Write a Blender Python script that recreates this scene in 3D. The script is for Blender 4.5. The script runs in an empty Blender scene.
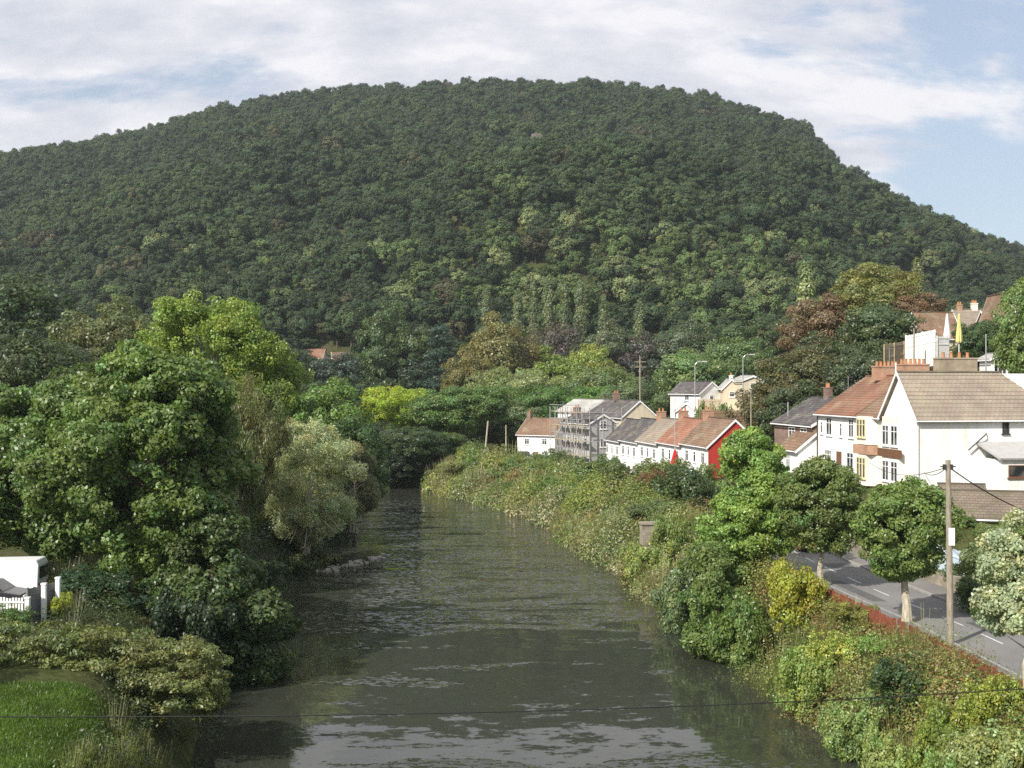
import bpy, math, random
import numpy as np
from mathutils import Vector, Matrix
R = math.radians
SC = bpy.context.scene
COL = SC.collection
CAMZ = 15.5
F = 1200.0
def PX(px, D): return (px - 512) / F * D
def PZ(py, D): return CAMZ + (384 - py) / F * D

# ------------------------------------------------------------------ materials
def newmat(name):
    m = bpy.data.materials.new(name); m.use_nodes = True
    nt = m.node_tree; nt.nodes.clear()
    return m, nt, nt.nodes, nt.links
def out(nt, sh):
    o = nt.nodes.new('ShaderNodeOutputMaterial'); nt.links.new(sh, o.inputs['Surface']); return o
def bsdf(nt, col=None, rough=.7, spec=.3, metal=0):
    p = nt.nodes.new('ShaderNodeBsdfPrincipled')
    if col is not None: p.inputs['Base Color'].default_value = (*col, 1)
    p.inputs['Roughness'].default_value = rough
    p.inputs['Specular IOR Level'].default_value = spec
    p.inputs['Metallic'].default_value = metal
    return p
def noise(nt, scale, detail=4, vec=None, rough=.55):
    n = nt.nodes.new('ShaderNodeTexNoise'); n.inputs['Scale'].default_value = scale
    n.inputs['Detail'].default_value = detail; n.inputs['Roughness'].default_value = rough
    if vec is not None: nt.links.new(vec, n.inputs['Vector'])
    return n
def ramp(nt, fac, stops):
    r = nt.nodes.new('ShaderNodeValToRGB'); nt.links.new(fac, r.inputs[0])
    e = r.color_ramp.elements
    while len(e) < len(stops): e.new(.5)
    for i, (p, c) in enumerate(stops):
        e[i].position = p; e[i].color = (*c, 1) if len(c) == 3 else c
    return r
def mixc(nt, fac, a, b, mode='MIX'):
    m = nt.nodes.new('ShaderNodeMix'); m.data_type = 'RGBA'; m.blend_type = mode
    for s, v in ((m.inputs[0], fac), (m.inputs[6], a), (m.inputs[7], b)):
        if isinstance(v, (int, float)): s.default_value = v
        elif isinstance(v, tuple): s.default_value = (*v, 1)
        else: nt.links.new(v, s)
    return m.outputs[2]
def math_n(nt, op, a, b=None, clamp=False):
    m = nt.nodes.new('ShaderNodeMath'); m.operation = op; m.use_clamp = clamp
    for i, v in enumerate((a, b)):
        if v is None: continue
        if isinstance(v, (int, float)): m.inputs[i].default_value = v
        else: nt.links.new(v, m.inputs[i])
    return m.outputs[0]
def geo_pos(nt): return nt.nodes.new('ShaderNodeNewGeometry').outputs['Position']
def objco(nt): return nt.nodes.new('ShaderNodeTexCoord').outputs['Object']
def bump(nt, p, h, strength=.4, dist=.05):
    b = nt.nodes.new('ShaderNodeBump'); b.inputs['Strength'].default_value = strength
    b.inputs['Distance'].default_value = dist
    nt.links.new(h, b.inputs['Height']); nt.links.new(b.outputs[0], p.inputs['Normal']); return b

_mc = {}
def plain(name, col, rough=.7, spec=.3, metal=0, var=.18, scale=3.0, bm=.0):
    """painted / rendered / wooden surface with worn, uneven tone"""
    if name in _mc: return _mc[name]
    m, nt, N, L = newmat(name)
    p = bsdf(nt, col, rough, spec, metal)
    n = noise(nt, scale, 6, objco(nt), .65)
    lo = tuple(c * (1 - var) for c in col); hi = tuple(min(1, c * (1 + var * .6)) for c in col)
    r = ramp(nt, n.outputs[0], [(.3, lo), (.65, hi)])
    L.new(r.outputs[0], p.inputs['Base Color'])
    if bm: bump(nt, p, noise(nt, scale * 8, 3, objco(nt)).outputs[0], bm, .02)
    out(nt, p.outputs[0]); _mc[name] = m
    return m

def render_wall(name, col, dirt=.17):
    """painted render with rain streaks under the eaves and damp patches"""
    if name in _mc: return _mc[name]
    m, nt, N, L = newmat(name)
    p = bsdf(nt, col, .85, .2)
    mp = N.new('ShaderNodeMapping'); mp.inputs['Scale'].default_value = (1.6, 1.6, .25); L.new(objco(nt), mp.inputs[0])
    n = noise(nt, 1.5, 6, mp.outputs[0], .7)
    n2 = noise(nt, .6, 4, objco(nt))
    d = tuple(c * (1 - dirt) * k for c, k in zip(col, (1, .97, .9)))
    r = ramp(nt, n.outputs[0], [(.32, d), (.5, col)])
    r2 = ramp(nt, n2.outputs[0], [(.3, (.93, .92, .9)), (.6, (1, 1, 1))])
    L.new(mixc(nt, 1.0, r.outputs[0], r2.outputs[0], 'MULTIPLY'), p.inputs['Base Color'])
    bump(nt, p, noise(nt, 40, 2, objco(nt)).outputs[0], .25, .01)
    out(nt, p.outputs[0]); _mc[name] = m
    return m

def roof_mat(name, col, col2, lichen=(.3, .29, .2)):
    """interlocking tiles: courses run across the slope, modelled in the roof mesh; tiles vary one by one"""
    if name in _mc: return _mc[name]
    m, nt, N, L = newmat(name)
    p = bsdf(nt, col, .8, .25)
    uv = N.new('ShaderNodeUVMap').outputs[0]
    b = N.new('ShaderNodeTexBrick'); L.new(uv, b.inputs['Vector'])
    b.inputs['Color1'].default_value = (*col, 1); b.inputs['Color2'].default_value = (*col2, 1)
    b.inputs['Mortar'].default_value = (*[c * .65 for c in col], 1)
    b.inputs['Scale'].default_value = 1; b.inputs['Brick Width'].default_value = .34; b.inputs['Row Height'].default_value = .33
    b.inputs['Mortar Size'].default_value = .018; b.inputs['Bias'].default_value = 0
    n = noise(nt, .9, 6, objco(nt), .7)
    r = ramp(nt, n.outputs[0], [(.5, (0, 0, 0)), (.72, (.7, .7, .7))])
    n2 = noise(nt, .35, 3, objco(nt))
    r2 = ramp(nt, n2.outputs[0], [(.3, (.75, .75, .75)), (.65, (1.15, 1.12, 1.1))])
    c1 = mixc(nt, r.outputs[0], b.outputs[0], lichen)
    L.new(mixc(nt, 1.0, c1, r2.outputs[0], 'MULTIPLY'), p.inputs['Base Color'])
    bump(nt, p, b.outputs[1], -.5, .03)
    out(nt, p.outputs[0]); _mc[name] = m
    return m

def brick_mat(name, c1, c2, mortar=(.35, .33, .3), w=.225, h=.075):
    if name in _mc: return _mc[name]
    m, nt, N, L = newmat(name)
    p = bsdf(nt, c1, .85, .2)
    g = objco(nt)
    s = N.new('ShaderNodeSeparateXYZ'); L.new(g, s.inputs[0])
    c = N.new('ShaderNodeCombineXYZ'); L.new(math_n(nt, 'ADD', s.outputs[0], s.outputs[1]), c.inputs[0]); L.new(s.outputs[2], c.inputs[1])
    b = N.new('ShaderNodeTexBrick'); L.new(c.outputs[0], b.inputs['Vector'])
    b.inputs['Color1'].default_value = (*c1, 1); b.inputs['Color2'].default_value = (*c2, 1); b.inputs['Mortar'].default_value = (*mortar, 1)
    b.inputs['Scale'].default_value = 1; b.inputs['Brick Width'].default_value = w; b.inputs['Row Height'].default_value = h
    b.inputs['Mortar Size'].default_value = .01
    n = noise(nt, 1.2, 5, g); r = ramp(nt, n.outputs[0], [(.3, (.7, .7, .7)), (.65, (1.1, 1.1, 1.1))])
    L.new(mixc(nt, 1.0, b.outputs[0], r.outputs[0], 'MULTIPLY'), p.inputs['Base Color'])
    bump(nt, p, b.outputs[1], -.4, .01)
    out(nt, p.outputs[0]); _mc[name] = m
    return m

def leaf_mat(name, instancer=False, trans=.36, rough=.5, spec=.3):
    m, nt, N, L = newmat(name)
    a = N.new('ShaderNodeAttribute'); a.attribute_name = 'tint'
    if instancer:
        b = N.new('ShaderNodeAttribute'); b.attribute_type = 'INSTANCER'; b.attribute_name = 'itint'; bc = b.outputs['Color']
    else:
        bc = N.new('ShaderNodeObjectInfo').outputs['Color']
    c = mixc(nt, 1.0, a.outputs['Color'], bc, 'MULTIPLY')
    p = bsdf(nt, None, rough, spec); L.new(c, p.inputs['Base Color'])
    t = N.new('ShaderNodeBsdfTranslucent'); L.new(mixc(nt, 1.0, c, (1.25, 1.35, .6), 'MULTIPLY'), t.inputs[0])
    mx = N.new('ShaderNodeMixShader'); mx.inputs[0].default_value = trans
    L.new(p.outputs[0], mx.inputs[1]); L.new(t.outputs[0], mx.inputs[2])
    out(nt, mx.outputs[0]); return m
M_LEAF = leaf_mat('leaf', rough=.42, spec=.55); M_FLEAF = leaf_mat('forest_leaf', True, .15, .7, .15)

def bark_mat(name, c1, c2):
    m, nt, N, L = newmat(name)
    p = bsdf(nt, c1, .9, .15)
    mp = N.new('ShaderNodeMapping'); mp.inputs['Scale'].default_value = (6, 6, 1.2); L.new(objco(nt), mp.inputs[0])
    n = noise(nt, 1.5, 6, mp.outputs[0], .7)
    L.new(ramp(nt, n.outputs[0], [(.35, c1), (.62, c2)]).outputs[0], p.inputs['Base Color'])
    bump(nt, p, n.outputs[0], .6, .05)
    out(nt, p.outputs[0]); return m
M_BARK = bark_mat('bark', (.06, .045, .03), (.16, .13, .1))
M_PALEBARK = bark_mat('pale_bark', (.28, .24, .17), (.5, .45, .36))
M_WOODPOLE = bark_mat('weathered_pole_wood', (.2, .17, .12), (.34, .3, .24))

def ground_mat():
    m, nt, N, L = newmat('soil_and_turf')
    p = bsdf(nt, None, .95, .1); g = geo_pos(nt)
    n = noise(nt, .15, 8, g, .65); n2 = noise(nt, 3, 4, g)
    c = ramp(nt, n.outputs[0], [(.3, (.035, .045, .014)), (.5, (.06, .07, .022)), (.7, (.09, .08, .04))])
    c2 = ramp(nt, n2.outputs[0], [(.3, (.6, .6, .6)), (.7, (1.2, 1.2, 1.2))])
    L.new(mixc(nt, 1.0, c.outputs[0], c2.outputs[0], 'MULTIPLY'), p.inputs['Base Color'])
    bump(nt, p, n2.outputs[0], .8, .15)
    out(nt, p.outputs[0]); return m
def lawn_mat():
    m, nt, N, L = newmat('mown_grass')
    p = bsdf(nt, None, .9, .15); g = geo_pos(nt)
    n = noise(nt, .5, 6, g); n2 = noise(nt, 25, 3, g)
    c = ramp(nt, n.outputs[0], [(.3, (.05, .085, .015)), (.7, (.09, .13, .025))])
    c2 = ramp(nt, n2.outputs[0], [(.3, (.65, .65, .65)), (.7, (1.2, 1.2, 1.2))])
    L.new(mixc(nt, 1.0, c.outputs[0], c2.outputs[0], 'MULTIPLY'), p.inputs['Base Color'])
    bump(nt, p, n2.outputs[0], .8, .04)
    out(nt, p.outputs[0]); return m
def asphalt_mat(name='asphalt', a=(.15, .148, .145), b=(.22, .215, .205)):
    m, nt, N, L = newmat(name)
    p = bsdf(nt, None, .85, .25); g = geo_pos(nt)
    n = noise(nt, .35, 8, g, .7); n2 = noise(nt, 60, 2, g)
    c = ramp(nt, n.outputs[0], [(.3, a), (.7, b)])
    c2 = ramp(nt, n2.outputs[0], [(.3, (.8, .8, .8)), (.7, (1.15, 1.15, 1.15))])
    L.new(mixc(nt, 1.0, c.outputs[0], c2.outputs[0], 'MULTIPLY'), p.inputs['Base Color'])
    bump(nt, p, n2.outputs[0], .4, .01)
    out(nt, p.outputs[0]); return m
def water_mat():
    m, nt, N, L = newmat('river_water')
    p = bsdf(nt, (.034, .037, .027), .03, .5); p.inputs['IOR'].default_value = 1.38
    g = geo_pos(nt)
    s = N.new('ShaderNodeSeparateXYZ'); L.new(g, s.inputs[0])
    # wind-ruffled patches: stretched across the stream
    mp = N.new('ShaderNodeMapping'); mp.inputs['Scale'].default_value = (.11, .3, 1); mp.inputs['Location'].default_value = (WOFF[0], WOFF[1], 0); L.new(g, mp.inputs[0])
    pn = noise(nt, 1.0, 5, mp.outputs[0], .55); pn.inputs['Distortion'].default_value = .6
    far = N.new('ShaderNodeMapRange'); L.new(s.outputs[1], far.inputs[0])
    far.inputs[1].default_value = 66; far.inputs[2].default_value = 84; far.inputs[3].default_value = -.03; far.inputs[4].default_value = .2
    near = N.new('ShaderNodeMapRange'); L.new(s.outputs[1], near.inputs[0])
    near.inputs[1].default_value = 53; near.inputs[2].default_value = 49; near.inputs[3].default_value = 0; near.inputs[4].default_value = .14
    v = math_n(nt, 'ADD', math_n(nt, 'ADD', pn.outputs[0], far.outputs[0]), near.outputs[0])
    mask = N.new('ShaderNodeMapRange'); L.new(v, mask.inputs[0]); mask.inputs[1].default_value = .585; mask.inputs[2].default_value = .64
    mask.inputs[3].default_value = .0; mask.inputs[4].default_value = 1
    # wave slopes: fine wind ripples in the ruffled patches, a faint long swell everywhere
    def slopes(scale, sx, sy, k):
        q = N.new('ShaderNodeMapping'); q.inputs['Scale'].default_value = (sx, sy, 1); L.new(g, q.inputs[0])
        w_ = noise(nt, scale, 3, q.outputs[0], .6)
        a = N.new('ShaderNodeVectorMath'); a.operation = 'SUBTRACT'; L.new(w_.outputs['Color'], a.inputs[0]); a.inputs[1].default_value = (.5, .5, .5)
        b = N.new('ShaderNodeVectorMath'); b.operation = 'SCALE'; L.new(a.outputs[0], b.inputs[0])
        if isinstance(k, float): b.inputs['Scale'].default_value = k
        else: L.new(k, b.inputs['Scale'])
        return b.outputs[0]
    lowf = N.new('ShaderNodeMapping'); lowf.inputs['Scale'].default_value = (.16, .5, 1); L.new(g, lowf.inputs[0])
    gust = noise(nt, 1.0, 4, lowf.outputs[0], .65)
    gr = N.new('ShaderNodeMapRange'); L.new(gust.outputs[0], gr.inputs[0]); gr.inputs[1].default_value = .38; gr.inputs[2].default_value = .62; gr.inputs[3].default_value = .3; gr.inputs[4].default_value = 1.0
    k1 = math_n(nt, 'ADD', math_n(nt, 'MULTIPLY', math_n(nt, 'MULTIPLY', mask.outputs[0], gr.outputs[0]), WK), .035)
    a1 = slopes(3.4, .7, 1.3, k1); a2 = slopes(.5, .6, 1.3, .07)
    sm = N.new('ShaderNodeVectorMath'); sm.operation = 'ADD'; L.new(a1, sm.inputs[0]); L.new(a2, sm.inputs[1])
    fl = N.new('ShaderNodeVectorMath'); fl.operation = 'MULTIPLY'; L.new(sm.outputs[0], fl.inputs[0]); fl.inputs[1].default_value = (1, 1, 0)
    ad = N.new('ShaderNodeVectorMath'); ad.operation = 'ADD'; L.new(fl.outputs[0], ad.inputs[0]); ad.inputs[1].default_value = (0, 0, 1)
    nm = N.new('ShaderNodeVectorMath'); nm.operation = 'NORMALIZE'; L.new(ad.outputs[0], nm.inputs[0]); L.new(nm.outputs[0], p.inputs['Normal'])
    out(nt, p.outputs[0]); return m
WOFF = (3.1, 7.7); WK = 1.5

# ------------------------------------------------------------------ mesh helpers
def tag(o, label=None, cat=None, group=None, kind=None):
    if label: o['label'] = label
    if cat: o['category'] = cat
    if group: o['group'] = group
    if kind: o['kind'] = kind
    return o
class MB:
    def __init__(s): s.v = []; s.f = []; s.uv = []
    def face(s, pts, uv=None):
        i = len(s.v); s.v += [tuple(p) for p in pts]; s.f.append(tuple(range(i, i + len(pts)))); s.uv.append(uv)
    def box(s, x0, x1, y0, y1, z0, z1):
        if x0 > x1: x0, x1 = x1, x0
        if y0 > y1: y0, y1 = y1, y0
        i = len(s.v)
        s.v += [(x0,y0,z0),(x1,y0,z0),(x1,y1,z0),(x0,y1,z0),(x0,y0,z1),(x1,y0,z1),(x1,y1,z1),(x0,y1,z1)]
        for q in ((0,3,2,1),(4,5,6,7),(0,1,5,4),(1,2,6,5),(2,3,7,6),(3,0,4,7)):
            s.f.append(tuple(i + k for k in q)); s.uv.append(None)
        return s
    def prism(s, poly, a, b, axis='x'):
        """poly: 2D outline, extruded along an axis between a and b"""
        def P(u, v, t):
            return (t, u, v) if axis == 'x' else ((u, t, v) if axis == 'y' else (u, v, t))
        n = len(poly); i = len(s.v)
        s.v += [P(u, v, a) for u, v in poly] + [P(u, v, b) for u, v in poly]
        s.f.append(tuple(i + k for k in range(n))); s.f.append(tuple(i + n + k for k in reversed(range(n))))
        for k in range(n):
            s.f.append((i + (k + 1) % n, i + k, i + n + k, i + n + (k + 1) % n))
        s.uv += [None] * (n + 2); return s
    def tube(s, pts, rad, sides=6, cap=True):
        pts = [Vector(p) for p in pts]
        if not isinstance(rad, (list, tuple)): rad = [rad] * len(pts)
        i0 = len(s.v); up = Vector((0, 0, 1))
        for k, p in enumerate(pts):
            d = (pts[min(k + 1, len(pts) - 1)] - pts[max(k - 1, 0)]).normalized()
            a = d.cross(up if abs(d.z) < .9 else Vector((1, 0, 0))).normalized(); b = d.cross(a)
            for j in range(sides):
                t = 2 * math.pi * j / sides
                s.v.append(tuple(p + (a * math.cos(t) + b * math.sin(t)) * rad[k]))
        for k in range(len(pts) - 1):
            for j in range(sides):
                a = i0 + k * sides + j; b = i0 + k * sides + (j + 1) % sides
                s.f.append((a, b, b + sides, a + sides)); s.uv.append(None)
        if cap:
            s.f.append(tuple(i0 + j for j in reversed(range(sides)))); s.uv.append(None)
            e = i0 + (len(pts) - 1) * sides; s.f.append(tuple(e + j for j in range(sides))); s.uv.append(None)
        return s
    def mesh(s, name):
        me = bpy.data.meshes.new(name); me.from_pydata(s.v, [], s.f)
        if any(u for u in s.uv):
            l = me.uv_layers.new(name='UVMap'); k = 0
            for f, u in zip(s.f, s.uv):
                for j in range(len(f)):
                    l.data[k].uv = u[j] if u else (0, 0); k += 1
        me.validate(); me.update(); return me
    def build(s, name, mat, parent=None, bevel=0, smooth=False):
        me = s.mesh(name); me.materials.append(mat)
        if bevel or smooth:
            import bmesh
            bm = bmesh.new(); bm.from_mesh(me)
            bmesh.ops.remove_doubles(bm, verts=bm.verts, dist=1e-5)
            bmesh.ops.recalc_face_normals(bm, faces=bm.faces)
            if bevel: bmesh.ops.bevel(bm, geom=list(bm.edges), offset=bevel, segments=1, affect='EDGES', clamp_overlap=True)
            if smooth:
                for f in bm.faces: f.smooth = True
            bm.to_mesh(me); bm.free()
        o = bpy.data.objects.new(name, me); COL.objects.link(o)
        if parent: o.parent = parent
        return o
def empty(name, loc, rz=0):
    o = bpy.data.objects.new(name, None); COL.objects.link(o); o.empty_display_size = .3
    o.location = loc; o.rotation_euler = (0, 0, rz); return o
def copy_tree(o, parent=None):
    c = o.copy(); COL.objects.link(c); c.parent = parent
    for ch in list(o.children): copy_tree(ch, c)
    return c

def quads_mesh(name, V, T):
    """V (4N,3) leaf corners, T (N,3) leaf colours"""
    n = len(T); me = bpy.data.meshes.new(name)
    me.vertices.add(4 * n); me.vertices.foreach_set('co', V.astype(np.float32).ravel())
    me.loops.add(4 * n); me.loops.foreach_set('vertex_index', np.arange(4 * n, dtype=np.int32))
    me.polygons.add(n); me.polygons.foreach_set('loop_start', np.arange(0, 4 * n, 4, dtype=np.int32))
    a = me.attributes.new('tint', 'FLOAT_COLOR', 'FACE')
    a.data.foreach_set('color', np.concatenate([T, np.ones((n, 1))], 1).astype(np.float32).ravel())
    me.update(calc_edges=True); return me
def unit(v): return v / np.maximum(np.linalg.norm(v, axis=1, keepdims=True), 1e-9)
def leaves(rng, P, Nrm, ll, ww, tint, droop=0.0):
    """diamond leaves lying in the plane normal to Nrm, tips falling by droop"""
    n = len(P)
    r = unit(rng.normal(size=(n, 3))); r[:, 2] -= droop
    t = unit(r - Nrm * np.sum(r * Nrm, 1, keepdims=True)); s = np.cross(Nrm, t)
    ll = ll[:, None] if isinstance(ll, np.ndarray) else ll; ww = ww[:, None] if isinstance(ww, np.ndarray) else ww
    V = np.empty((n, 4, 3)); V[:, 0] = P - t * ll * .5; V[:, 1] = P + s * ww * .5 + t * ll * .05
    V[:, 2] = P + t * ll * .5; V[:, 3] = P - s * ww * .5 + t * ll * .05
    return V.reshape(-1, 3), tint
NEARJIT = [None]
def crown_arrays(rng, lobes, clr, nl, leaf, flat=.75, inner=.55, lump=.22, droop=.3, aspect=.6, hue=.06, upw=.35, jit=.6):
    """lobes: (cx,cy,cz,rx,ry,rz,n) ; clumps of leaves fill the shell of each lobe"""
    Vs, Ts = [], []
    jit = NEARJIT[0] or jit
    for (cx, cy, cz, rx, ry, rz, n) in lobes:
        d = unit(rng.normal(size=(n, 3)))
        k = rng.normal(size=(5, 3)); ph = rng.uniform(0, 6, 5)
        env = 1 + lump * np.sin(d @ (k.T * 2.2) + ph).mean(1) * 1.6
        low = d[:, 2] < -.3; env[low] *= .88
        rad = env * (inner + (1 - inner) * rng.uniform(size=n) ** .55)
        c = d * rad[:, None] * np.array([rx, ry, rz]) + np.array([cx, cy, cz])
        cr = clr * rng.uniform(.55, 1.35, n)
        cb = rng.uniform(.78, 1.22, n); ch = rng.normal(size=n) * hue
        m = np.maximum(8, (nl * (cr / clr) ** 2).astype(int)); idx = np.repeat(np.arange(n), m)
        dd = unit(rng.normal(size=(len(idx), 3)) + d[idx] * .35)
        rr = (.45 + .55 * rng.uniform(size=len(idx)) ** .5)
        P = c[idx] + dd * (cr[idx] * rr)[:, None] * np.array([1, 1, flat])
        Nn = unit(dd + d[idx] * .6 + rng.normal(size=dd.shape) * jit + np.array([0, 0, upw]))
        lb = cb[idx] * rng.uniform(.75, 1.25, len(idx)); lh = ch[idx] + rng.normal(size=len(idx)) * hue * .4
        T = np.stack([lb * (1 + lh * 1.2), lb, lb * (1 - lh * .8)], 1).clip(.05, 3)
        sz = leaf * rng.uniform(.7, 1.3, len(idx))
        V, T = leaves(rng, P, Nn, sz, sz * aspect, T, droop)
        Vs.append(V); Ts.append(T)
    return np.concatenate(Vs), np.concatenate(Ts)
def leaf_obj(name, V, T, parent=None, mat=None, col=None):
    me = quads_mesh(name, V, T); me.materials.append(mat or M_LEAF)
    o = bpy.data.objects.new(name, me); COL.objects.link(o)
    if parent: o.parent = parent
    if col: o.color = (*col, 1)
    return o
def limbs(rng, h0, r0, spread, htop, n=7, stems=1, wob=.25):
    mb = MB()
    for s in range(stems):
        ox, oy = (0, 0) if stems == 1 else (rng.uniform(-.3, .3) * spread * .4, rng.uniform(-.3, .3) * spread * .4)
        pts = [(ox, oy, -.3)]; x, y = ox, oy
        K = 6
        for k in range(1, K + 1):
            z = htop * .85 * k / K; x += rng.normal() * wob * .4 + ox * .2; y += rng.normal() * wob * .4 + oy * .2
            pts.append((x, y, z))
        rr = [r0 * (1.25 if k == 0 else (1 - .85 * k / K)) / (1 if stems == 1 else 1.5) for k in range(K + 1)]
        mb.tube(pts, rr, 8)
        for j in range(n):
            t = rng.uniform(.35 if stems == 1 else .2, .85); k = t * K; a = Vector(pts[int(k)]).lerp(Vector(pts[min(K, int(k) + 1)]), k % 1)
            if a.z < h0: a.z = h0
            an = rng.uniform(0, 6.28); ln = spread * rng.uniform(.5, .85)
            dr = Vector((math.cos(an), math.sin(an), 0))
            mid = a + dr * ln * .5 + Vector((0, 0, ln * .35)); end = a + dr * ln + Vector((0, 0, ln * rng.uniform(.3, .9)))
            rb = r0 * .42 * (1 - t * .5)
            mb.tube([a, mid, end], [rb, rb * .6, rb * .2], 5)
    return mb

# ------------------------------------------------------------------ terrain
RIV = np.array([(2.4, -80, 11.4), (2.3, 38, 11.4), (1.1, 48, 12.6), (-2, 68, 13.7), (-4, 98, 12.9), (-7.2, 133, 10.4), (-13.5, 158, 8.4), (-21, 174, 8.2), (-34, 186, 8.5), (-54, 191, 9), (-90, 190, 9), (-200, 170, 9), (-420, 120, 9)], float)
def river_s(x, y):
    """signed distance to the waterline, negative in the river"""
    best = np.full(np.shape(x), 1e9)
    for a, b in zip(RIV[:-1], RIV[1:]):
        dx, dy = b[0] - a[0], b[1] - a[1]; l2 = dx * dx + dy * dy
        t = np.clip(((x - a[0]) * dx + (y - a[1]) * dy) / l2, 0, 1)
        d = np.hypot(x - a[0] - t * dx, y - a[1] - t * dy) - (a[2] + (b[2] - a[2]) * t)
        best = np.minimum(best, d)
    return best
RY = [-80, 30, 40, 50, 60, 68.6, 80, 95, 110, 126, 140, 155, 170, 185, 200, 225, 300]
RX = [26, 23.8, 23.3, 22.9, 22.3, 21.2, 20.3, 19.9, 19.0, 17.0, 14.2, 10.6, 6.6, 2, -3, -13, -50]
def road_x(y): return np.interp(y, RY, RX)
SKY_PX = [-900, -400, -150, 0, 60, 150, 200, 250, 300, 400, 500, 600, 680, 740, 790, 812, 830, 870, 920, 970, 1024, 1150, 1300, 1500, 2200]
SKY_PY = [330, 250, 185, 152, 142, 127, 110, 98, 90, 82, 80, 82, 88, 102, 118, 132, 152, 180, 207, 230, 249, 290, 325, 352, 360]
HY0, HY1 = 300.0, 900.0
def sstep(a, b, t): t = np.clip((t - a) / (b - a), 0, 1); return t * t * (3 - 2 * t)
def H(x, y, detail=True):
    x = np.asarray(x, float); y = np.asarray(y, float)
    s = river_s(x, y); xc = road_x(y); w = x - xc - 2.3
    z = np.where(x < xc - 14, 4.4, 3.5) * np.ones_like(x)
    # left side: level bank, slowly rising away from the river
    left = 4.4 + .09 * np.maximum(0, -x - 34) + .02 * np.maximum(0, y - 150)
    # right side: verge, bank up to the house terrace, then hillside
    zp = 3.5 + 4.4 * (1 - sstep(112, 128, y)) * sstep(2.0, 5.5, w) * sstep(66, 82, y + 0 * x)
    wr = x - np.maximum(xc, 4) - 2.3
    hs = zp + (.55 - .42 * sstep(160, 205, y)) * np.maximum(0, wr - 13)
    cap = 17 + .03 * y
    right = np.where(hs > cap, cap + (hs - cap) * .04, hs)
    k = sstep(-8, 0, x - (xc - 16)) if True else 0
    z = np.where(w > -4.6, right, 3.5)
    z = np.where((w <= -4.6) & (x < -8), left, z)
    far = sstep(190, 300, y)
    z = z * (1 - far) + (6 + .02 * np.abs(x)) * far * (w < 0) + np.where(w >= 0, z * far, 0)
    bank = sstep(-1.0, 5.2, s)
    z = -1.6 + (z + 1.6) * bank
    # the wooded hill
    yy = np.maximum(y, 1); u = 512 + F * x / yy
    zr = CAMZ + (384 - np.interp(u, SKY_PX, SKY_PY) - 15) / F * HY1
    t = (y - HY0) / (HY1 - HY0)
    tt = np.clip(t, 0, 1)
    prof = tt * .9 + .1 * tt * tt * (3 - 2 * tt)
    zh = 6 + (zr - 6) * prof - np.maximum(0, t - 1) * 60
    spur = 24 * np.exp(-((x - 42) / 75) ** 2 - ((y - 520) / 70) ** 2) + 14 * np.exp(-((x + 120) / 60) ** 2 - ((y - 560) / 80) ** 2) \
        + 16 * np.exp(-((x - 190) / 70) ** 2 - ((y - 600) / 90) ** 2)
    zh = zh + spur * sstep(0, .2, t)
    zh += (5 * np.sin(x * .021 + 1) * np.sin(y * .017) + 3 * np.sin(x * .05 + y * .03)) * sstep(.05, .3, t) * (1 - sstep(.8, 1, t))
    z = np.where(t > 0, np.maximum(z, np.where(t < .12, z + (zh - z) * sstep(0, .12, t), zh)), z)
    if detail: z = z + (.12 * np.sin(x * .9) * np.sin(y * .7 + 1) + .08 * np.sin(x * 2.1 + y * 1.3)) * (s > 1) * (np.abs(w + 2.3) > 4.6) * (y < 300)
    # flat where the road runs
    rd = sstep(6.2, 5.0, 0) if False else None
    onroad = (np.abs(x - xc) < 5.2) & (y < 226)
    z = np.where(onroad, 3.5, z)
    return z
def h1(x, y): return float(H(np.array([x]), np.array([y]), False)[0])
def grid_mesh(name, xs, ys, mat):
    X, Y = np.meshgrid(xs, ys); Z = H(X, Y)
    nx, ny = len(xs), len(ys); V = np.stack([X, Y, Z], -1).reshape(-1, 3)
    i = (np.arange(ny - 1)[:, None] * nx + np.arange(nx - 1)[None]).ravel()
    Fa = np.stack([i, i + 1, i + nx + 1, i + nx], 1)
    me = bpy.data.meshes.new(name); me.vertices.add(len(V)); me.vertices.foreach_set('co', V.astype(np.float32).ravel())
    me.loops.add(Fa.size); me.loops.foreach_set('vertex_index', Fa.astype(np.int32).ravel())
    me.polygons.add(len(Fa)); me.polygons.foreach_set('loop_start', np.arange(0, Fa.size, 4, dtype=np.int32))
    me.update(calc_edges=True); me.materials.append(mat)
    me.polygons.foreach_set('use_smooth', np.ones(len(Fa), bool))
    o = bpy.data.objects.new(name, me); COL.objects.link(o); return o
M_GROUND = ground_mat()
xs = np.unique(np.concatenate([np.arange(-1400, -80, 24), np.arange(-80, 80, 1.0), np.arange(80, 1401, 24)]))
tag(grid_mesh('ground', xs, np.unique(np.concatenate([np.arange(-80, 30, 4), np.arange(30, 240, 1.0), np.arange(240, 305, 5)])), M_GROUND), kind='structure')
tag(grid_mesh('hill', np.arange(-1400, 1401, 12.0), np.arange(300, 1400, 12.0), M_GROUND), kind='structure')
# water sheet
mb = MB(); ys = [-80] + list(range(40, 240, 20)) + [260]
mb.face([(-420, -80, 0), (60, -80, 0), (60, 260, 0), (-420, 260, 0)])
tag(mb.build('river', water_mat()), kind='structure')

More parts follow.
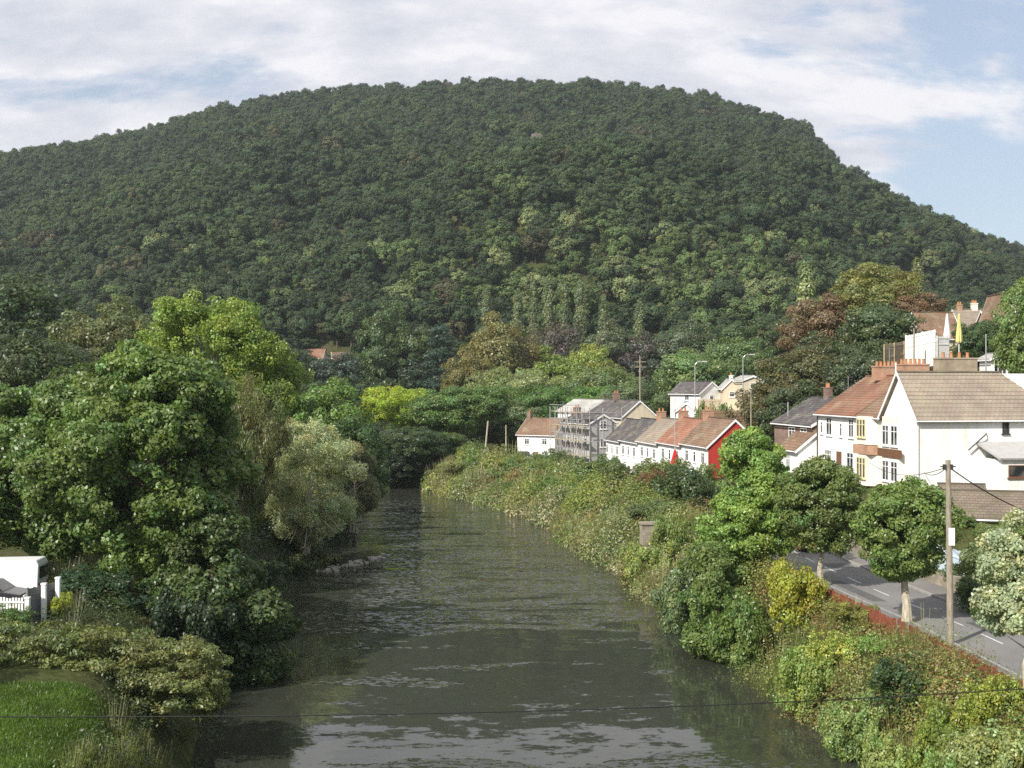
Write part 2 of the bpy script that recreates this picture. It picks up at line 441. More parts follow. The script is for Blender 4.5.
# ------------------------------------------------------------------ road
def strip(name, o0, o1, z, mat, ya=-60, yb=226, step=2, kind='structure', thick=0):
    mb = MB(); yy = np.arange(ya, yb + .01, step)
    for a, b in zip(yy[:-1], yy[1:]):
        xa, xb = float(road_x(a)), float(road_x(b))
        mb.face([(xa + o0, a, z), (xa + o1, a, z), (xb + o1, b, z), (xb + o0, b, z)])
        if thick:
            for o in (o0, o1): mb.face([(xa + o, a, z - thick), (xb + o, b, z - thick), (xb + o, b, z), (xa + o, a, z)])
    return tag(mb.build(name, mat), kind=kind)
M_ASPH = asphalt_mat(); M_PAVE = asphalt_mat('pavement_tarmac', (.15, .145, .135), (.22, .21, .195))
M_KERB = plain('kerb_stone', (.3, .29, .27), .85)
M_LINE = plain('road_paint', (.62, .62, .6), .6, var=.3, scale=6)
strip('road', -2.3, 2.3, 3.54, M_ASPH)
strip('kerb', -2.45, -2.3, 3.66, M_KERB, thick=.14); strip('kerb', 2.3, 2.45, 3.66, M_KERB, thick=.14)
strip('pavement', -4.4, -2.452, 3.652, M_PAVE, thick=.14); strip('pavement', 2.452, 4.1, 3.652, M_PAVE, thick=.14)
mb = MB()
for k in range(46):
    a = 30 + k * 4.2; b = a + 2.2
    if b > 224: break
    xa, xb = float(road_x(a)), float(road_x(b)); mb.face([(xa - .045, a, 3.545), (xa + .045, a, 3.545), (xb + .045, b, 3.545), (xb - .045, b, 3.545)])
tag(mb.build('road_markings', M_LINE), kind='structure')
M_PATCH = asphalt_mat('tarmac_patch', (.08, .08, .08), (.12, .118, .115)); mb = MB()
for (a, b, o0, o1) in ((57.5, 60.2, .5, 1.9), (66, 73, -1.7, -.9), (48, 50, -1.5, .0), (78, 80, .3, 2.0)):
    xa, xb = float(road_x(a)), float(road_x(b)); mb.face([(xa + o0, a, 3.5435), (xa + o1, a, 3.5435), (xb + o1, b, 3.5435), (xb + o0, b, 3.5435)])
tag(mb.build('road_repair', M_PATCH), kind='structure')
# lawn on the left bank
mb = MB(); M_LAWN = lawn_mat()
n = 26
for i in range(n):
    for j in range(n):
        x0, x1 = -34 + i * .85, -34 + (i + 1) * .85; y0, y1 = 24 + j * .76, 24 + (j + 1) * .76
        q = [(x0, y0), (x1, y0), (x1, y1), (x0, y1)]
        if max(river_s(np.array([p[0] for p in q]), np.array([p[1] for p in q]))) < 3.2: continue
        mb.face([(a, b, h1(a, b) + .12) for a, b in q])
tag(mb.build('lawn', M_LAWN), kind='structure')
rng = np.random.default_rng(5)
n = 60000; P = np.stack([rng.uniform(-24, -12, n), rng.uniform(32, 44, n)], 1)
P = P[river_s(P[:, 0], P[:, 1]) > 2.4]; n = len(P)
z = H(P[:, 0], P[:, 1], False) + .14
V = np.empty((n, 4, 3)); a = rng.uniform(0, 6.28, n); w_ = .02; hgt = rng.uniform(.05, .13, n)
sd = np.stack([np.cos(a), np.sin(a), 0 * a], 1) * w_; tp = np.stack([rng.normal(size=n) * .03, rng.normal(size=n) * .03, hgt], 1)
B0 = np.concatenate([P, z[:, None]], 1)
V[:, 0] = B0 - sd; V[:, 1] = B0 + sd; V[:, 2] = B0 + tp + sd * .2; V[:, 3] = B0 + tp - sd * .2
b = rng.uniform(.7, 1.3, n) * (1 + .25 * np.sin(P[:, 0] * 2.1 + np.sin(P[:, 1] * 1.7)) * np.sin(P[:, 1] * 1.3))
tag(leaf_obj('grass', V.reshape(-1, 3), np.stack([b * .085, b * .145, b * .022], 1)), 'short mown lawn grass on the bank at bottom left', 'grass', kind='stuff')

# ------------------------------------------------------------------ tree prototypes (real size about 12 m high, 9 m wide)
def proto_tree(kind, seed, q=1.0):
    rng = np.random.default_rng(seed)
    if kind == 'round':
        lob = [(0, 0, 7, 4, 4, 4.6, int(150 * q))] + [(rng.uniform(-2, 2), rng.uniform(-2, 2), rng.uniform(4.5, 9), 2.4, 2.4, 2.2, int(32 * q)) for _ in range(5)]
        V, T = crown_arrays(rng, lob, .85, 120, .26); tr = limbs(rng, 2, .28, 3.6, 10)
    elif kind == 'wide':
        lob = [(0, 0, 5.4, 5.4, 5.2, 4.4, int(260 * q))] + [(rng.uniform(-4, 4), rng.uniform(-4, 4), rng.uniform(4, 8), 2.2, 2.2, 2.1, int(36 * q)) for _ in range(9)]
        V, T = crown_arrays(rng, lob, .85, 110, .27); tr = limbs(rng, 2, .3, 4.6, 9.5)
    elif kind == 'loose':
        lob = [(rng.uniform(-2.4, 2.4), rng.uniform(-2.4, 2.4), rng.uniform(3.5, 9.6), 2.0, 2.0, 1.9, int(30 * q)) for _ in range(12)]
        V, T = crown_arrays(rng, lob, .65, 105, .23, lump=.4); tr = limbs(rng, 2, .24, 3.4, 10.5, 10)
    elif kind == 'willow':
        lob = [(rng.uniform(-2.8, 2.8), rng.uniform(-2.8, 2.8), rng.uniform(3, 9.4), 1.7, 1.7, 2.4, int(24 * q)) for _ in range(14)]
        V, T = crown_arrays(rng, lob, .6, 110, .36, flat=1.5, droop=1.6, aspect=.2, lump=.45, inner=.3, hue=.08); tr = limbs(rng, 1.2, .2, 3.6, 10.5, 9, stems=4)
    elif kind == 'poplar':
        lob = [(0, 0, z, 1.0 * (1 - abs(z - 5.5) / 8), 1.0 * (1 - abs(z - 5.5) / 8), 1.4, int(16 * q)) for z in np.arange(2, 11.6, 1.0)]
        V, T = crown_arrays(rng, lob, .5, 60, .26, flat=1.3); tr = limbs(rng, 1.5, .16, 1.0, 11.5, 9)
    elif kind == 'cone':
        lob = [(0, 0, z, 3.4 * (1 - z / 12.6), 3.4 * (1 - z / 12.6), .7, int(30 * q * (1.1 - z / 12.6))) for z in np.arange(1.4, 12, .8)]
        V, T = crown_arrays(rng, lob, .6, 70, .3, flat=.5, droop=.8, aspect=.35, inner=.5, upw=.1); tr = limbs(rng, 1, .22, 1.6, 12, 12)
    elif kind == 'shrub':   # 3 m high, 3.6 m wide, leaves to the ground
        lob = [(0, 0, 1.1, 1.2, 1.2, 1.1, int(60 * q))] + [(rng.uniform(-1.3, 1.3), rng.uniform(-1.3, 1.3), rng.uniform(.4, 2.2), rng.uniform(.4, .9), rng.uniform(.4, .9), rng.uniform(.5, 1.1), int(20 * q)) for _ in range(11)]
        V, T = crown_arrays(rng, lob, .3, 60, .15, lump=.5, jit=.85, inner=.35, flat=1.0); tr = limbs(rng, .3, .07, 1.1, 2.4, 6, stems=4, wob=.12)
    keep = V.reshape(-1, 4, 3)[:, :, 2].min(1) > (.02 if kind == 'shrub' else .4)
    V = V.reshape(-1, 4, 3)[keep].reshape(-1, 3); T = T[keep]
    return quads_mesh('crown', V, T), tr.mesh('trunk')
PROTO = {}
SPEC = dict(wide=3, round=3, loose=3, willow=2, poplar=2, cone=1, shrub=3)
DIM = dict(round=(9.6, 12.1), loose=(9, 12), willow=(9, 12), poplar=(2.9, 12.2), cone=(7.4, 12.3), shrub=(3.7, 3.0))
for k, n in SPEC.items():
    for i in range(n):
        cm, tm = proto_tree(k, hash(k) % 1 + 100 * i + len(k) * 7 + ord(k[0]), 1.0)
        cm.materials.append(M_LEAF); tm.materials.append(M_PALEBARK if k in ('willow', 'poplar') else M_BARK)
        V = np.empty(len(cm.vertices) * 3, np.float32); cm.vertices.foreach_get('co', V); V = V.reshape(-1, 3)
        lo, hi = np.percentile(V, 1, 0), np.percentile(V, 99, 0)
        PROTO[k, i] = (cm, tm, float(max(hi[0] - lo[0], 1)), float(V[:, 2].max()))
_cnt = {}
SRNG = random.Random(3)
def plant(kind, name, label, px, top, wpx, D, col, cat='tree', group=None, base=None, X=None, zb=None, hmin=None):
    x = PX(px, D) if X is None else X; z = h1(x, D) if zb is None else zb
    z = max(z, -.1)
    if kind in ('round', 'loose') and wpx / F * D > 1.02 * (PZ(top, D) - z): kind = 'wide'
    k = _cnt.get(kind, 0); _cnt[kind] = k + 1
    cm, tm, pw, ph = PROTO[kind, k % SPEC[kind]]
    w = wpx / F * D; h = PZ(top, D) - z
    if h < .8: h = hmin or .8
    w = min(w, h / .55) if kind == 'shrub' else min(w, h / .6)
    e = empty(name, (x, D, z), SRNG.uniform(0, 6.28)); tag(e, label, cat, group)
    e.scale = (w / pw, w / pw, h / ph)
    a = bpy.data.objects.new('crown' if kind != 'shrub' else 'foliage', cm); COL.objects.link(a); a.parent = e; a.color = (col[0] * 1.75, col[1] * 1.8, col[2] * 1.8, 1)
    b = bpy.data.objects.new('trunk' if kind != 'shrub' else 'stems', tm); COL.objects.link(b); b.parent = e
    return e
G_DK = (.032, .052, .018); G_MID = (.05, .085, .02); G_BR = (.09, .15, .022); G_LIME = (.15, .19, .02); G_OL = (.09, .095, .035)
G_PALE = (.15, .165, .07); G_GREY = (.1, .125, .06); G_BRN = (.12, .06, .028); G_GOLD = (.14, .1, .03); G_YEL = (.17, .16, .045)
G_TR = 'trees in the valley floor and lower slopes'
TREES = [
 # left side, behind the big sycamores
 ('round', 'broadleaf_tree', 'tall dark green tree rising at the far left edge above the sycamores', 12, 272, 130, 165, G_DK),
 ('loose', 'broadleaf_tree', 'olive brown tree between the far left dark tree and the bright lime crown', 92, 292, 95, 158, G_OL),
 ('round', 'broadleaf_tree', 'dark tree low behind the sycamores at the left edge of the picture', 35, 318, 110, 130, (.045, .06, .022)),
 ('loose', 'broadleaf_tree', 'mid green tree filling the shoulder right of the bright lime crown', 262, 345, 80, 112, (.07, .11, .025)),
 ('willow', 'willow_tree', 'pale olive willow standing tall against the lime green tree', 243, 368, 75, 92, G_OL),
 ('round', 'broadleaf_tree', 'bright green round tree directly behind the pale grey willow', 330, 375, 85, 135, (.08, .13, .025)),
 ('round', 'broadleaf_tree', 'dark green tree on the inside of the river bend behind the willow', 352, 415, 70, 128, (.04, .07, .02)),
 # at the river bend
 ('round', 'lime_tree', 'vivid yellow-green round tree above the dark river bend', 398, 385, 72, 205, (.19, .23, .02)),
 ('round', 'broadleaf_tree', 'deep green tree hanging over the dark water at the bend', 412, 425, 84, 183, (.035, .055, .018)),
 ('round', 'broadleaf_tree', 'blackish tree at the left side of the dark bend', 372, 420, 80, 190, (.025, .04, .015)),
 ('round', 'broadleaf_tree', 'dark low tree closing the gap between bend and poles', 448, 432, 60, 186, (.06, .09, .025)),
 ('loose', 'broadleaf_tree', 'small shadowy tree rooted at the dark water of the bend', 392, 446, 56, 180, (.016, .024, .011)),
 ('round', 'broadleaf_tree', 'green tree with sunlit top right of the yellow-green tree', 452, 384, 92, 200, (.07, .11, .028)),
 ('loose', 'broadleaf_tree', 'greyish green tree behind the leaning pole by the bend', 500, 398, 88, 215, G_GREY),
 ('round', 'broadleaf_tree', 'dark tree at the water end of the right bank left of the poles', 440, 430, 60, 196, (.045, .075, .022)),
 ('round', 'broadleaf_tree', 'shaded green tree behind the white cottage roof', 530, 405, 80, 212, G_MID),
 # middle slopes
 ('round', 'oak_tree', 'tall golden-brown tree standing alone above the green mid slope', 497, 310, 72, 262, (.12, .11, .04)),
 ('round', 'broadleaf_tree', 'brown-green tree crowding under the golden-brown tree', 470, 350, 50, 250, (.11, .1, .03)),
 ('loose', 'broadleaf_tree', 'light green tree with a yellow top right of the golden-brown tree', 555, 344, 70, 262, (.12, .16, .03)),
 ('round', 'broadleaf_tree', 'yellow-green tree beside the light green one on the mid slope', 592, 343, 50, 268, (.15, .17, .035)),
 ('loose', 'broadleaf_tree', 'pale sage green tree below the golden-brown tree', 520, 366, 90, 236, (.13, .15, .06)),
 ('round', 'broadleaf_tree', 'sunlit green tree with a buff top above the slate roofs', 604, 364, 84, 232, (.1, .125, .045)),
 ('round', 'broadleaf_tree', 'dense fresh green tree directly above the grey slate roofs', 588, 384, 90, 222, (.065, .12, .02)),
 ('round', 'broadleaf_tree', 'green tree with long shaded underside behind the scaffolded house', 550, 384, 76, 220, (.055, .1, .022)),
 ('loose', 'broadleaf_tree', 'grey-green tree left of the cross-armed pole', 628, 376, 60, 210, (.08, .1, .045)),
 ('round', 'broadleaf_tree', 'dark tree tucked behind the cross-armed pole', 652, 382, 56, 214, (.04, .065, .025)),
 ('loose', 'broadleaf_tree', 'olive tree between the gabled house and the pale shed', 668, 388, 46, 190, (.075, .1, .035)),
 ('round', 'broadleaf_tree', 'large fresh green tree on the hillside left of the street lamps', 692, 346, 78, 215, (.095, .135, .045)),
 ('round', 'broadleaf_tree', 'fresh green tree merging right of the large one above the small houses', 738, 336, 70, 222, (.075, .11, .04)),
 ('loose', 'broadleaf_tree', 'mid green tree above the pale chimneyed house', 765, 346, 56, 190, (.06, .09, .03)),
 ('round', 'broadleaf_tree', 'dark green tree low between the small houses and the big brown group', 715, 366, 60, 212, (.045, .075, .022)),
 # big group over the terrace
 ('round', 'copper_tree', 'copper-brown tree on the left flank of the tall group over the terrace', 826, 292, 78, 165, (.11, .075, .04)),
 ('round', 'broadleaf_tree', 'tallest yellow-green tree crowning the group over the terrace', 872, 262, 84, 168, (.12, .12, .035)),
 ('round', 'copper_tree', 'copper-brown tree on the right flank of the tall group over the terrace', 912, 286, 52, 164, (.12, .08, .045)),
 ('round', 'broadleaf_tree', 'dark green tree in front of the tall yellow-green crown', 880, 300, 84, 150, (.055, .075, .03)),
 ('loose', 'broadleaf_tree', 'dusky green tree below the left copper tree', 842, 330, 84, 146, (.055, .065, .028)),
 ('round', 'broadleaf_tree', 'shadowy olive tree left of the brown roofs of the terrace', 805, 348, 84, 142, (.07, .07, .028)),
 ('loose', 'broadleaf_tree', 'olive and rust tree sloping down towards the red gable', 775, 372, 74, 140, (.085, .075, .03)),
 ('round', 'broadleaf_tree', 'dark green tree just behind the chimney row of the terrace', 868, 338, 76, 132, (.045, .058, .026)),
 ('loose', 'broadleaf_tree', 'olive tree right behind the red gabled end house', 752, 400, 60, 146, (.075, .08, .03)),
 ('round', 'broadleaf_tree', 'dark green tree above the small brick house', 800, 378, 76, 136, (.045, .06, .025)),
 ('poplar', 'poplar_tree', 'pale slender poplar rising left of the tall group', 806, 260, 22, 210, (.16, .18, .08)),
 ('poplar', 'poplar_tree', 'pale slender poplar just right of the tall yellow-green crown', 917, 256, 18, 205, (.14, .15, .07)),
 ('poplar', 'poplar_tree', 'short slender poplar hidden close behind the tall yellow-green crown', 893, 262, 24, 212, (.12, .13, .06)),
 # right edge
 ('round', 'broadleaf_tree', 'bright green tree cut by the right edge above the tiled roofs', 1030, 276, 70, 104, (.1, .14, .04)),
 ('round', 'broadleaf_tree', 'dark leafy tree right of the yellow parasol', 985, 318, 50, 140, (.04, .065, .02)),
 ('round', 'broadleaf_tree', 'green tree beyond the pale poplar at the brown roof end', 925, 305, 36, 175, (.05, .075, .03)),
]
for i, t in enumerate([(486, 274), (518, 278), (534, 270), (549, 264), (565, 272), (580, 268), (604, 284), (640, 288)]):
    desc = ['furthest left', 'second', 'third', 'tall middle', 'fifth', 'sixth', 'seventh', 'furthest right'][i]
    TREES.append(('poplar', 'poplar_tree', f'{desc} of the pale-stemmed slender trees in a line across the lighter slope', t[0], t[1] + 10, 13, 338, (.1, .12, .055)))
LOW = [(30, 330, 'dark green'), (290, 340, 'dark green'), (345, 352, 'blue green'), (385, 338, 'mid green'), (420, 350, 'dark green'), (441, 322, 'dark conical'),
       (455, 352, 'blackish green'), (398, 300, 'mid green'), (650, 335, 'dusky green'), (680, 318, 'grey green'), (705, 322, 'mid green'), (742, 316, 'mid green'), (778, 318, 'olive'), (600, 318, 'grey green'), (560, 322, 'purple tinged'), (625, 330, 'purple tinged')]
for i, (a, b, c) in enumerate(LOW):
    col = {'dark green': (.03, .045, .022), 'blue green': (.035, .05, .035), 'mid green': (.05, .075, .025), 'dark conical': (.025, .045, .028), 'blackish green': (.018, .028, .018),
           'dusky green': (.05, .06, .035), 'grey green': (.075, .09, .05), 'olive': (.07, .08, .03), 'purple tinged': (.06, .05, .04)}[c]
    where = ['above the far left trees', 'left of the houses in the woods', 'right of the houses in the woods', 'over the bright round tree behind the willow', 'above the yellow-green tree', 'left of the golden-brown tree',
             'in the hollow left of the golden-brown tree', 'on the lower hill above the yellow-green tree', 'above the cross-armed pole', 'uphill of the large fresh green tree', 'behind the fresh green trees', 'behind the top of the fresh green trees', 'left of the tall pale poplar', 'under the line of pale-stemmed trees', 'between the golden-brown tree and the pale stems', 'right below the pale stems'][i]
    TREES.append(('cone' if c == 'dark conical' else ('round', 'loose')[i % 2], 'broadleaf_tree' if c != 'dark conical' else 'conifer_tree', f'{c} tree {where}', a, b, 62 if c != 'dark conical' else 70, 300 if c != 'dark conical' else 285, col))
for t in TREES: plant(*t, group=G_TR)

NEARJIT[0] = .95
plant('round', 'lawn_shade_tree', 'unseen tree added left of the lawn to shade it', 0, 0, 1, 39.5, (.06, .09, .03), X=-25, zb=4.4)  # out of view, added to throw shade onto the lawn
NT = bpy.data.objects[[o.name for o in bpy.data.objects if o.name.startswith('lawn_shade_tree')][0]]; NT.scale = (.55, .55, .6)
# ------------------------------------------------------------------ detailed near trees
def big_tree(name, label, X, Y, zb, lobes, clr, nl, leaf, col, seed, trunk, bark=M_BARK, group=None, **kw):
    rng = np.random.default_rng(seed)
    e = empty(name, (X, Y, zb)); tag(e, label, 'tree', group)
    V, T = crown_arrays(rng, lobes, clr, nl, leaf, **kw)
    leaf_obj('crown', V, T, e, col=col)
    mb = trunk(rng); mb.build('trunk', bark, e)
    return e
SYC = 'large trees on the near left bank'
def lobes_around(rng, n, cx, cy, cz, sx, sy, sz, r, m):
    L = []
    for _ in range(n):
        d = rng.normal(size=3); d /= np.linalg.norm(d)
        L.append((cx + d[0] * sx, cy + d[1] * sy, cz + d[2] * sz, r * rng.uniform(.75, 1.2), r * rng.uniform(.75, 1.2), r * rng.uniform(.55, .85), m))
    return L
r_ = np.random.default_rng(11)
D = 66
big_tree('sycamore_tree', 'large dark sycamore in the middle of the left bank with a high sunlit crown', PX(150, D), D, h1(PX(150, D), D),
         [(-.6, 0, 7.2, 4.7, 4.4, 5.6, 420)] + lobes_around(r_, 30, -.6, -.3, 7.2, 4.4, 3.8, 5.4, 1.8, 56), .58, 78, .26, (.14, .21, .055), 21, lambda r: limbs(r, 2, .38, 4.6, 12, 12), group=SYC)
D = 70
big_tree('sycamore_tree', 'broad leafy sycamore at the left edge with a pale trunk behind the van', PX(38, D), D, h1(PX(38, D), D),
         [(0, 0, 5.8, 4.6, 3.8, 4.2, 330)] + lobes_around(r_, 22, 0, -.3, 6.2, 4.6, 3.4, 4.2, 1.7, 56), .58, 78, .25, (.13, .2, .055), 22, lambda r: limbs(r, 2.4, .2, 4.2, 9.5, 10), bark=M_PALEBARK, group=SYC)
D = 63
big_tree('sycamore_tree', 'dark sycamore leaning out over the water on the left bank', PX(212, D), D, h1(PX(222, D), D),
         [(0, 0, 4.4, 2.9, 3.2, 4.6, 260)] + lobes_around(r_, 18, .2, 0, 4.2, 2.7, 3, 4.4, 1.4, 50), .5, 78, .24, (.085, .13, .04), 23, lambda r: limbs(r, 1.2, .26, 3.2, 9.5, 10), group=SYC)
D = 108
big_tree('broadleaf_tree', 'broad bright lime green tree towering behind the dark sycamores', PX(212, D), D, h1(PX(212, D), D),
         [(0, 0, 11, 6.2, 5, 7.0, 420)] + lobes_around(r_, 22, 0, 0, 11.5, 6.2, 4.6, 6.4, 2.1, 50), .75, 80, .25, (.22, .3, .055), 27, lambda r: limbs(r, 3, .4, 5, 17, 12))
D = 80
big_tree('ash_tree', 'feathery green tree between the left edge sycamore and the lime green crown', PX(95, D), D, h1(PX(95, D), D),
         lobes_around(r_, 16, 0, 0, 8.0, 3.2, 3.0, 4.2, 1.7, 30), .7, 80, .26, (.08, .12, .03), 24, lambda r: limbs(r, 2, .25, 3.6, 12, 10), group=SYC)
# pale willow with bare broken branches over the water
D = 100
def wt(r):
    mb = limbs(r, .8, .2, 3.6, 8, 10, stems=4)
    for k in range(7):
        a = r.uniform(-.9, .9); z0 = r.uniform(1, 3.0)
        mb.tube([(0, 0, z0), (1.8 * math.sin(a) + .6, -2.2, z0 + .7), (3.2 * math.sin(a) + .8, -3.7 * math.cos(a), z0 + r.uniform(-1.2, 1.0))], [.09, .06, .02], 5)
    return mb
big_tree('willow_tree', 'pale grey-olive willow with bare broken boughs at the water edge', PX(306, D), D, 1.4,
         [(0, 0, 5.4, 3.6, 3.2, 4.2, 190)] + lobes_around(r_, 44, 0, 0, 5.9, 4.2, 3.4, 4.3, 1.0, 24), .5, 75, .25, (.42, .45, .26), 25, wt, bark=M_PALEBARK, droop=.4, aspect=.28, flat=1.1, inner=.3, hue=.07)
D = 104
big_tree('willow_tree', 'smaller silvery willow trailing at the right end of the left bank trees', PX(352, D + 14), D + 14, 1.2,
         lobes_around(r_, 12, 0, 0, 4.6, 1.6, 2.4, 3.2, 1.1, 24), .55, 90, .3, (.2, .22, .11), 26, lambda r: limbs(r, .8, .16, 2.4, 7, 8, stems=3), bark=M_PALEBARK, droop=.6, aspect=.3, flat=1.1, inner=.3)
# street trees
G_ST = 'pruned street trees along the river-side pavement'
D = 60.0
big_tree('street_tree', 'round-headed street tree with the clear thick pale trunk beside the utility pole', 19.75, D, 3.6,
         [(-.3, 0, 4.6, 2.0, 2.0, 2.7, 300)] + lobes_around(r_, 12, -.3, 0, 4.9, 1.3, 1.3, 1.9, .7, 34), .42, 100, .17, (.17, .24, .065), 31,
         lambda r: limbs(r, 1.9, .25, 1.7, 6.2, 9), bark=M_PALEBARK, group=G_ST)
D = 70.5
big_tree('street_tree', 'fuller street tree second along the pavement with spiky twigs on top', PX(822, D), D, 3.6,
         [(0, 0, 4.7, 2.3, 2.1, 2.7, 300)] + lobes_around(r_, 14, 0, 0, 5.0, 1.7, 1.5, 2.0, .7, 34), .42, 95, .17, (.16, .21, .06), 32,
         lambda r: limbs(r, 1.4, .18, 1.8, 7.2, 10), bark=M_PALEBARK, group=G_ST)
D = 43.5
big_tree('whitebeam_tree', 'pale white-leaved street tree at the right edge of the picture', PX(1026, D), D, 3.6,
         [(0, 0, 4.7, 1.45, 1.5, 2.2, 80)] + lobes_around(r_, 14, -.1, 0, 4.8, 1.1, 1.1, 1.9, .62, 36), .36, 90, .15, (.42, .47, .3), 33,
         lambda r: limbs(r, 1.5, .13, 1.4, 6, 8), bark=M_PALEBARK, group=G_ST)
# tall bush trees on the right bank
G_BK = 'tall bank trees between the river and the road'
D = 76
big_tree('alder_tree', 'tall bright green alder on the bank right of the red gabled house', PX(754, D), D, h1(PX(754, D), D),
         [(.2, 0, 4.6, 2.1, 2.1, 4.2, 280), (-.5, -.2, 2.8, 2.9, 2.2, 2.6, 200)] + lobes_around(np.random.default_rng(4), 34, 0, 0, 4.6, 2.1, 2.0, 4.2, .9, 34), .42, 85, .19, (.23, .34, .08), 34,
         lambda r: limbs(r, .5, .14, 2.2, 10, 10, stems=4), group=G_BK)
D = 73
big_tree('alder_tree', 'lower bushy alder filling the bank left of the tall one', PX(712, D), D, h1(PX(712, D), D),
         lobes_around(r_, 16, 0, 0, 3.2, 1.4, 1.6, 2.8, 1.0, 26), .48, 90, .19, (.15, .21, .06), 35,
         lambda r: limbs(r, .3, .1, 1.6, 5.6, 8, stems=4), group=G_BK)
D = 68
big_tree('alder_tree', 'rounded alder rising just left of the tall bright one', PX(722, D), D, h1(PX(722, D), D),
         lobes_around(np.random.default_rng(6), 18, 0, 0, 3.1, 1.3, 1.4, 2.4, .85, 26), .48, 90, .18, (.15, .22, .06), 36,
         lambda r: limbs(r, .3, .1, 1.6, 6, 8, stems=3), group=G_BK)

